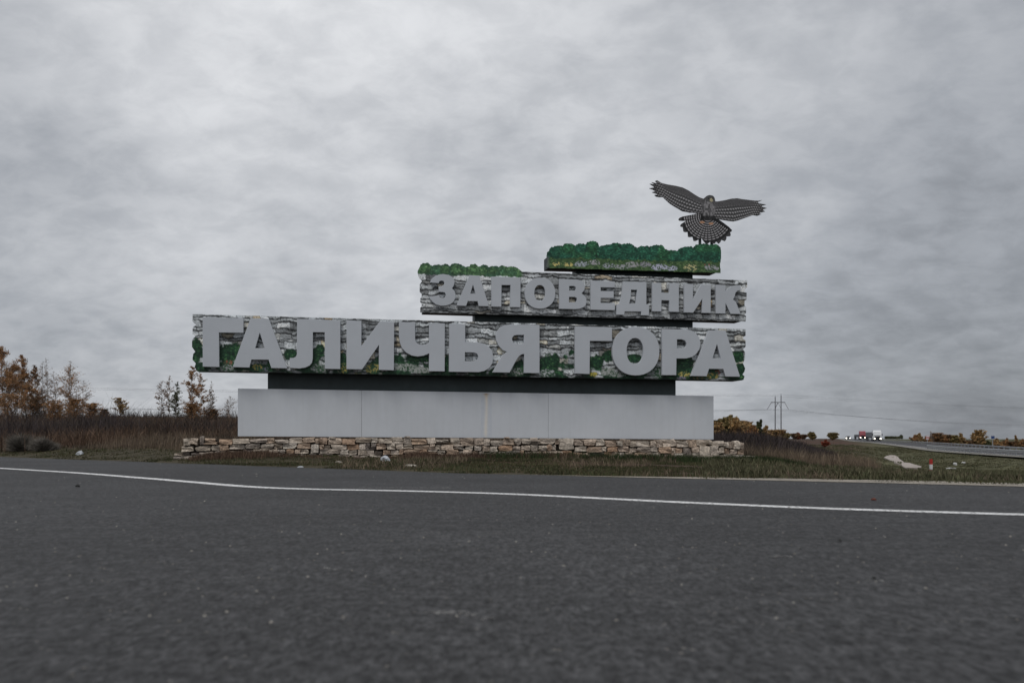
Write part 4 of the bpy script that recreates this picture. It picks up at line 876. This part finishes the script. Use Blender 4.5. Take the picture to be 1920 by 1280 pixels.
FRL = ['small rust red far tree, leftmost behind the far guardrail', 'orange far tree left of the white and red sign', 'bare grey far tree just right of the white and red sign', 'brown far tree second right of the white and red sign',
       'rust red far tree with the bare grey one at its left', 'brown far tree beside the bright rust one behind the guardrail', 'broader olive far tree in the middle of the far row', 'small low olive far tree beside the broader olive one', 'pointed orange far tree in the middle of the far row', 'orange far tree leaning on the tallest far tree from the left',
       'tallest far tree behind the guardrail, orange and double topped', 'low dark green far bush right of the tallest far tree', 'orange far tree directly below the blue road sign', 'low brown far bush right of the blue road sign', 'small rust far tree right of the blue road sign', 'slim pale orange far tree near the right edge',
       'low brown far bush at the foot of the slim orange tree', 'rust far tree cut by the right edge of the view', 'orange far tree beyond the right edge of the view', 'low brown far bush left of the tallest far tree', 'low rust far bush between blue sign and slim orange tree', 'rust red far tree directly behind the white and red sign']
for i, (px, tp, w, lf) in enumerate(FR):
    lab = FRL[i]
    tree(px, 240, tp, w*1.5, lf, 1.0, lab, 'far_tree', 'tree', 'autumn trees behind the far guardrail', 'cone' if w < 14 else 'round', 0 if lf != 'grey' else .7, 2, low=.02, lsize=.18)
# belt of trees on the horizon beyond the trucks
bx, Zb = (1676-960)/F*620, 620
root = empty('tree_belt', (bx, Zb, .2), 0, 'distant dark tree belt on the horizon right of the white truck', 'trees')
rng = np.random.default_rng(4); n = 2600; u = rng.uniform(-5.5, 5.5, n); hgt = 1.2+.5*fbm(u*.5, u*0, 3)+np.where(u > 3.6, 1.0*np.sqrt(np.clip(1-((u-4.5)/1)**2, 0, 1)), 0)
V, Fq = leaf_mesh(np.stack([u, rng.normal(0, .6, n), .35+rng.random(n)*hgt], -1), .28, rng); link('crown', npmesh('crown', V, Fq), ML['green'], root)
tb = MB()
for q in np.linspace(-5, 5, 9): tb.tube((q, 0, -1), (q, 0, 1), .12, .08, 5)
tb.build('trunk', M_bark, root)
# grey rounded bush on the left verge
def bush(px0, px1, top, basepy, Zf, label, m, n=4200):
    cx = (px0+px1)/2; x = (cx-960)/F*Zf; z0 = gz(x, Zf); H = EYE-(top-HZ)/F*Zf-z0; W_ = (px1-px0)/F*Zf/2
    root = empty('grey_bush', (x, Zf, z0), 0, label, 'bush', 'grey twiggy bushes on the left verge'); rg = np.random.default_rng(int(px0)+3)
    th = rg.uniform(0, 2*math.pi, n); ph = rg.uniform(0, 1, n)**.6; L_ = rg.uniform(.35, 1, n)
    d = np.stack([np.cos(th)*np.sqrt(1-ph**2)*W_, np.sin(th)*np.sqrt(1-ph**2)*W_, ph*H], -1)
    A = d*L_[:, None]*.75+rg.normal(0, .03, (n, 3)); lob = (.72+.5*vnoise(th*1.3+px0, ph*2.5+px0, 5))[:, None]; A = A*lob; B = d*(L_+rg.uniform(.1, .4, n))[:, None]*lob; A[:, 2] = np.maximum(A[:, 2], 0)
    sd_ = np.cross(B-A, rg.normal(0, 1, (n, 3))); sd_ /= np.linalg.norm(sd_, axis=1)[:, None]+1e-9; sd_ *= .006
    V = np.stack([A-sd_, A+sd_, B], 1).reshape(-1, 3); k = np.arange(n)*3
    link('twigs', npmesh('twigs', V, np.stack([k, k+1, k+2], -1)), m, root)
    tk = MB()
    for i in range(7):
        t = rg.uniform(0, 6.28); tk.tube((0, 0, -.05), (math.cos(t)*W_*.6, math.sin(t)*W_*.6, H*.5), .015, .006, 4, False)
    tk.build('stems', M_bark, root)
M_gb = mat('grey twigs', (.125, .115, .1), .9, island=.35, cols=[(.16, .145, .125), (.09, .082, .073)])
bush(8, 72, 817, 846, 38.0, 'left one of two rounded grey twiggy bushes on the verge', M_gb)
bush(55, 112, 821, 846, 37.4, 'right one of two rounded grey twiggy bushes on the verge', M_gb)

# ------------------------------------------------------------------ pylon and wires
Zp = 400.0; pm_ = Zp/F
pl = [at(1453.5, 800, Zp)[0], at(1464.5, 800, Zp)[0]]; zb = gz(pl[0], Zp)
root = empty('power_pylon', ((pl[0]+pl[1])/2, Zp, zb), 0, 'twin pole power pylon with crossarm standing among the autumn trees', 'pylon')
M_conc = mat('grey concrete pole', (.11, .11, .12), .8); M_wire = mat('wire', (.10, .10, .11), .6)
zt = [EYE+(HZ-744)*pm_-zb, EYE+(HZ-741)*pm_-zb]; za = EYE+(HZ-754)*pm_-zb; hw = (pl[1]-pl[0])/2
for i, sgn in enumerate((-1, 1)):
    MB().tube((sgn*hw, 0, 0), (sgn*hw, 0, zt[i]), .25, .17, 8).build('pole', M_conc, root)
    MB().tube((sgn*hw, 0, zt[i]-1.2), (sgn*hw, 0, zt[i]+.6), .10, .06, 6).build('spike', M_conc, root)
MB().box(-hw-1.7, hw+1.6, -.15, .15, za-.15, za+.12).build('crossarm', M_conc, root)
for x0, x1 in ((-hw-1.5, -hw-3.2), (hw+1.4, hw+3.0)): MB().tube((x0, 0, za), (x1, 0, za-2.8), .09, .09, 5).build('insulator_string', M_conc, root)
for x0, x1 in ((0, -hw), (0, hw), (-hw*.2, -hw*1.0)): MB().tube((x0, 0, za), (x1, 0, za-2.6), .07, .07, 5).build('brace', M_conc, root)
WL = ['outer left conductor wire', 'middle conductor wire', 'outer right conductor wire', 'left overhead ground wire', 'right overhead ground wire']
for i, (wx, wz, sag) in enumerate(((-hw-3.2, za-2.9, 5.2), (0, za-2.7, 6.0), (hw+3.0, za-2.9, 6.6), (-hw, zt[0]+.3, 2.2), (hw, zt[1]+.3, 2.6))):
    A = Vector(((pl[0]+pl[1])/2+wx, Zp, zb+wz))
    for sd2, (qx, qz) in enumerate((((-300-960)/F*330, 330), ((2320-960)/F*650, 650))):
        B = Vector((qx+wx*.8, qz+(wx*.4 if sd2 == 0 else -wx*.4), zb+wz+1.0)); k = MB(); n = 26; sg = sag*(.45 if sd2 == 0 else 1)
        pts = [A.lerp(B, t/n)-Vector((0, 0, 4*sg*(t/n)*(1-t/n))) for t in range(n+1)]
        for p, q in zip(pts[:-1], pts[1:]): k.tube(p, q, .028, .028, 3, False)
        o = link('power_line', k.mesh('power_line', 0, False), M_wire)
        tag(o, f'{WL[i]} running from the pylon to the {"left behind the sign" if sd2 == 0 else "right across the sky"}', 'wire', 'overhead wires')
x, Z = at(1467, 810, 395)[0]+.5, 395.0
root = empty('kiosk', (x, Z, gz(x, Z)), 0, 'small grey box building behind the foot of the twin pole pylon', 'building')
M_shed = mat('grey shed wall', (.16, .17, .18), .8, noise=(1, .1)); zt_ = EYE+(HZ-806.5)/F*Z-gz(x, Z)
MB().box(-.75, .75, -.7, .7, 0, zt_).build('wall', M_shed, root, .02); MB().box(-.85, .85, -.8, .8, zt_, zt_+.12).build('roof', M_seam, root); MB().box(-.3, .3, -.73, -.705, .1, min(2, zt_*.6)).build('door', M_seam, root)

# ------------------------------------------------------------------ vehicles
M_white = mat('white truck paint', (.62, .63, .64), .35, spec=.5); M_redp = mat('dark red truck paint', (.24, .025, .04), .35, spec=.5)
M_glass = mat('dark glass', (.02, .022, .027), .08, spec=.6); M_blk = mat('black plastic', (.018, .018, .02), .6); M_rub = mat('tyre rubber', (.02, .02, .02), .85)
M_head = mat('lit headlight', (.9, .88, .8), .2, emit=((1, .93, .8), 9)); M_trl = mat('grey tarpaulin', (.16, .165, .18), .8, noise=(1.2, .12)); M_carp = mat('dark car paint', (.035, .04, .045), .3, spec=.5)
def wheels(root, xs, ys, r, w=.3):
    wm = MB().tube((-w/2, 0, 0), (w/2, 0, 0), r, r, 14).mesh('tyre'); wm.materials.append(M_rub)
    rm = MB().tube((-w/2-.01, 0, 0), (w/2+.01, 0, 0), r*.5, r*.5, 10).mesh('rim'); rm.materials.append(M_galv)
    for a_ in xs:
        for b_ in ys:
            we = empty('wheel', (a_, b_, r)); we.parent = root; link('tyre', wm, None, we); link('rim', rm, None, we)
def truck(px, Z, slope, paint, label, H, load, loadh, trl_m):
    x = (px-960)/F*Z; root = empty('truck', (x, Z, float(road_z(Z))+.01), -math.atan(slope), label, 'truck')     # local -y is the front
    cab = [(0, .55), (-.12, 1.2), (0, 2.2), (.32, H-.55), (.75, H-.05), (2.1, H), (2.1, .6)]
    v = []; k = len(cab)
    for sx in (-1.22, 1.22): v += [(sx, c[0], c[1]) for c in cab]
    f = [tuple(range(k)), tuple(range(2*k-1, k-1, -1))]+[(i, (i+1) % k+0, (i+1) % k+k, i+k) for i in range(k)]
    b = MB(); b.v, b.f = v, f; b.build('cab', paint, root, .06)
    g = MB(); g.v = [(-1.08, -.03, 1.72), (1.08, -.03, 1.72), (1.02, .27, H-.72), (-1.02, .27, H-.72), (-1.08, .2, 1.72), (1.08, .2, 1.72), (1.02, .5, H-.72), (-1.02, .5, H-.72)]
    g.v = [(a_, c-.05, d) for a_, c, d in g.v]; g.f = [(0, 1, 2, 3), (4, 7, 6, 5), (0, 4, 5, 1), (3, 2, 6, 7), (0, 3, 7, 4), (1, 5, 6, 2)]; g.build('windshield', M_glass, root)
    MB().box(-.85, .85, -.17, -.05, .95, 1.55).build('grille', M_blk, root); MB().box(-1.22, 1.22, -.28, .2, .32, .9).build('bumper', M_blk, root, .04)
    for sx in (-1, 1):
        MB().tube((sx*.92, -.36, .74), (sx*.92, -.27, .74), .17, .17, 10).build('headlight', M_head, root)
        MB().box(sx*1.5-.09, sx*1.5+.09, .05, .2, 1.6, 2.4).build('mirror', M_blk, root); MB().box(sx*1.24-.02, sx*1.24+.02, .45, 1.25, 1.7, H-.9).build('side_window', M_glass, root)
    MB().box(-.5, .5, 2.0, 3.4, .6, .95).build('chassis', M_blk, root)
    MB().box(-1.24, 1.24, 2.7, 14.2, .95, 1.3).build('trailer_bed', M_blk, root)
    MB().box(-1.2, 1.2, 2.8+(0 if load else 3), 14.0, 1.3, loadh).build('trailer_load', trl_m, root, .08)
    wheels(root, (-1.05, 1.05), (.9, 3.3, 10.5, 11.8, 13.1), .48)
truck(1645, 320, .17, M_white, 'white truck with lit headlights coming over the crest, nearest of the vehicles', 3.45, True, 2.9, M_trl)
truck(1617.5, 425, .17, M_redp, 'dark red truck with lit headlights behind and left of the white truck', 3.5, True, 2.1, M_trl)
def car(px, Z, slope, label):
    x = (px-960)/F*Z; root = empty('car', (x, Z, float(road_z(Z))+.01), -math.atan(slope), label, 'car')
    body = [(-.05, .3), (-.08, .62), (.1, .78), (1.2, .92), (2.0, 1.42), (3.3, 1.44), (4.1, .98), (4.4, .85), (4.4, .3)]
    v = []; k = len(body)
    for sx in (-.87, .87): v += [(sx*(.82 if c[1] > 1.2 else 1), c[0], c[1]) for c in body]
    b = MB(); b.v = v; b.f = [tuple(range(k)), tuple(range(2*k-1, k-1, -1))]+[(i, (i+1) % k, (i+1) % k+k, i+k) for i in range(k)]; b.build('body', M_carp, root, .04)
    g = MB(); g.v = [(-.76, 1.22, .95), (.76, 1.22, .95), (.64, 1.9, 1.38), (-.64, 1.9, 1.38)]; g.v += [(a_, c+.1, d-.05) for a_, c, d in g.v]; g.v = [(a_, c-.04, d+.03) for a_, c, d in g.v]
    g.f = [(0, 1, 2, 3), (4, 7, 6, 5), (0, 4, 5, 1), (3, 2, 6, 7), (0, 3, 7, 4), (1, 5, 6, 2)]; g.build('windshield', M_glass, root)
    for sx in (-1, 1): MB().tube((sx*.66, -.16, .64), (sx*.66, -.06, .64), .15, .15, 10).build('headlight', M_head, root)
    wheels(root, (-.78, .78), (.8, 3.4), .32, .2)
car(1590.5, 395, .3, 'dark car with two bright headlights, leftmost vehicle on the highway')

# ------------------------------------------------------------------ road signs, marker post, slabs
M_blue = mat('blue sign sheet', (.02, .05, .16), .5); M_wh = mat('white sheet', (.55, .55, .56), .5); M_rd = mat('red sheet', (.35, .03, .025), .5)
def road_sign(px, py, Z, w, h, m, label, stripe=False):
    x, y, z = at(px, py, Z); g = float(road_z(Z)); r = empty('road_sign', (x, y, g), 0, label, 'road sign')
    MB().box(-w/2, w/2, -.03, .0, z-g-h/2, z-g+h/2).build('sign_panel', m, r); MB().box(-.06, .06, .002, .12, -.3, z-g+h/2).build('post', M_galv, r)
    MB().box(-w/2-.05, w/2+.05, -.02, -.01, z-g-h/2-.05, z-g+h/2+.05).build('frame', M_wh if not stripe else M_rd, r)
    if stripe: MB().box(-w/2, w/2, -.036, -.031, z-g-.12, z-g+.12).build('red_band', M_rd, r)
road_sign(1861.5, 819.5, 200, .72, .55, M_blue, 'small blue road sign above the far guardrail at right')
road_sign(1739, 820, 230, .62, .85, M_wh, 'small white and red sign behind the guardrail among far trees', True)
hx = hit(1745.5, 886.5); sc1 = hx[1]/F
root = empty('marker_post', hx, 0, 'short red and white marker post standing in the grass on the right', 'post')
Hh = 26*sc1; w_ = 2.3*sc1
for a_, b_, m_ in ((-.1, .24, M_rd), (.24, .62, M_wh), (.62, 1.0, M_rd)): MB().box(-w_, w_, -w_, w_, Hh*a_, Hh*b_).build('post_band', m_, root)
M_sand = mat('washed out pale sand', (.33, .29, .265), .95, noise=[(.8, .18), (5, .15)], bump=(3, .8, .1))
def patch(pts, name, label, cat, m, th=.12, ox=1560, oy=780, s=10.667):
    Q = [hit(ox+x/s, oy+y/s, 30) for x, y in pts]; cx = sum(q[0] for q in Q)/len(Q); cy = sum(q[1] for q in Q)/len(Q); cz = sum(q[2] for q in Q)/len(Q)
    n = len(Q); v = [(q[0]-cx, q[1]-cy, q[2]-cz+th) for q in Q]+[(q[0]-cx, q[1]-cy, q[2]-cz-.4) for q in Q]; zc = gz(cx, cy)-cz+th+.03
    v.append((0, 0, zc)); b = MB(); b.v = v; b.f = [(i, (i+1) % n, 2*n) for i in range(n)]+[(i+n, (i+1) % n+n, (i+1) % n, i) for i in range(n)]
    o = b.build(name, m, None, 0, (cx, cy, cz)); return o
UP = [(1040,850),(1080,825),(1150,802),(1260,805),(1320,835),(1345,880),(1420,925),(1440,955),(1400,1000),(1250,955),(1130,890)]
LO = [(1390,965),(1440,955),(1560,965),(1660,1000),(1720,1015),(1790,1035),(1780,1060),(1620,1062),(1460,1058),(1395,1020)]
tag(patch(UP, 'sand_patch', '', '', M_sand), 'broad upper slab of pale washed out sand on the grass bank', 'sand')
tag(patch(LO, 'sand_patch', '', '', M_sand), 'narrow lower tongue of pale sand pointing at the marker post', 'sand')
M_block = mat('white concrete', (.5, .5, .5), .8, noise=(4, .15))
for px, py, wd, hp, rz, lb in ((1783, 880, 15, 3.5, .25, 'upper white concrete kerb piece lying in the ditch right of the marker post'), (1808.5, 889.5, 18, 3, -.02, 'lower white concrete kerb piece in the grass at right'),
                               (1791, 872, 3, 5, 0, 'small upright white stub above the ditch, left of its pair'), (1807, 870, 3, 4.5, 0, 'small upright white stub above the ditch, right of its pair')):
    h_ = hit(px, py, 14); k = h_[1]/F; w = wd*k/2; hh = hp*k
    o = MB().prism([(-w, 0), (w, 0), (w*.96, hh*.8), (w*.2, hh), (-w*.9, hh*.75)], -.2, .25).build('kerb_piece', M_block, None, .01, (h_[0], h_[1], h_[2]))
    o.rotation_euler = (0, -rz*.3, rz); tag(o, lb, 'kerb piece')

# ------------------------------------------------------------------ litter, pebbles
M_bag = mat('crumpled white plastic', (.42, .44, .47), .4, noise=(14, .2))
def crumple(px, py, wpx, hpx, name, label, cat, m, seed):
    h_ = hit(px, py, 12) if py < 900 else None
    if h_ is None: Z = EYE*F/(py-HZ); h_ = ((px-960)/F*Z, Z, 0.004)
    k = h_[1]/F; bm = bmesh.new(); bmesh.ops.create_icosphere(bm, subdivisions=2, radius=1); r = np.random.default_rng(seed)
    for v in bm.verts: v.co = v.co*(1+r.normal(0, .16)); v.co.z = max(v.co.z, -.2)
    for v in bm.verts: v.co = Vector((v.co.x*wpx*k/2, v.co.y*wpx*k/2.6, (v.co.z+.2)*hpx*k/1.2))
    me = bpy.data.meshes.new(name); bm.to_mesh(me); bm.free(); o = link(name, me, m, None, h_); tag(o, label, cat)
crumple(722, 865, 18, 11, 'plastic_bag', 'crumpled white plastic bag on the grass before the stone wall', 'litter', M_bag, 1)
crumple(150, 853, 13, 8, 'plastic_bag', 'white plastic bag lying on the far left verge', 'litter', M_bag, 2)
crumple(564, 876, 11, 3, 'paper_scrap', 'flat white paper scrap at the asphalt edge', 'litter', M_bag, 3)
crumple(635, 868, 15, 4, 'flat_stone', 'flat pale stone in the verge grass left of the plastic bag', 'stone', M_grav, 4)
crumple(770, 874, 26, 4, 'flat_stone', 'flat pale stone in the verge grass right of the plastic bag', 'stone', M_grav, 5)
M_leafd = mat('dead red leaf', (.13, .04, .025), .8)
crumple(1638, 938, 10, 4, 'fallen_leaf', 'reddish brown fallen leaf on the asphalt beyond the white line', 'leaf', M_leafd, 6)
M_peb = mat('dark pebble', (.03, .03, .03), .8)
for i, (px, py, lb) in enumerate(((1575, 1016, 'dark pebble on the asphalt right of centre'), (1639, 1086, 'dark pebble on the near asphalt at lower right'), (146, 913, 'dark pebble on the asphalt near the left end of the white line'))):
    crumple(px, py, 8, 5, 'pebble', lb, 'pebble', M_peb, 20+i)
rg = np.random.default_rng(9); n = 900; Z = np.exp(rg.uniform(math.log(3.2), math.log(26), n)); px = rg.uniform(-100, 2020, n); x = (px-960)/F*Z; ok = edge_d(x, Z) < -.05; x, Z = x[ok], Z[ok]; n = len(x)
s_ = rg.uniform(.003, .008, n)*(1+.05*Z); th = rg.uniform(0, 6.28, n)
base = np.array([(1, 0, 0), (0, 1, 0), (-1, 0, 0), (0, -1, 0), (0, 0, 1)], float)
V = np.zeros((n, 5, 3)); ct, st_ = np.cos(th), np.sin(th)
for k in range(5):
    bx_, by_, bz_ = base[k]; j = rg.uniform(.6, 1.2, n)*s_; V[:, k, 0] = x+(bx_*ct-by_*st_)*j; V[:, k, 1] = Z+(bx_*st_+by_*ct)*j; V[:, k, 2] = .001+bz_*j*.7
k = np.arange(n)*5; T = np.concatenate([np.stack([k+a_, k+(a_+1) % 4, k+4], -1) for a_ in range(4)])
M_chip = mat('loose chippings', (.16, .15, .14), .85, island=.5, cols=[(.10, .10, .10), (.28, .26, .23), (.05, .05, .05)])
tag(link('chippings', npmesh('chippings', V.reshape(-1, 3), T), M_chip), 'tiny loose stone chippings scattered over the asphalt', 'chippings', kind='stuff')
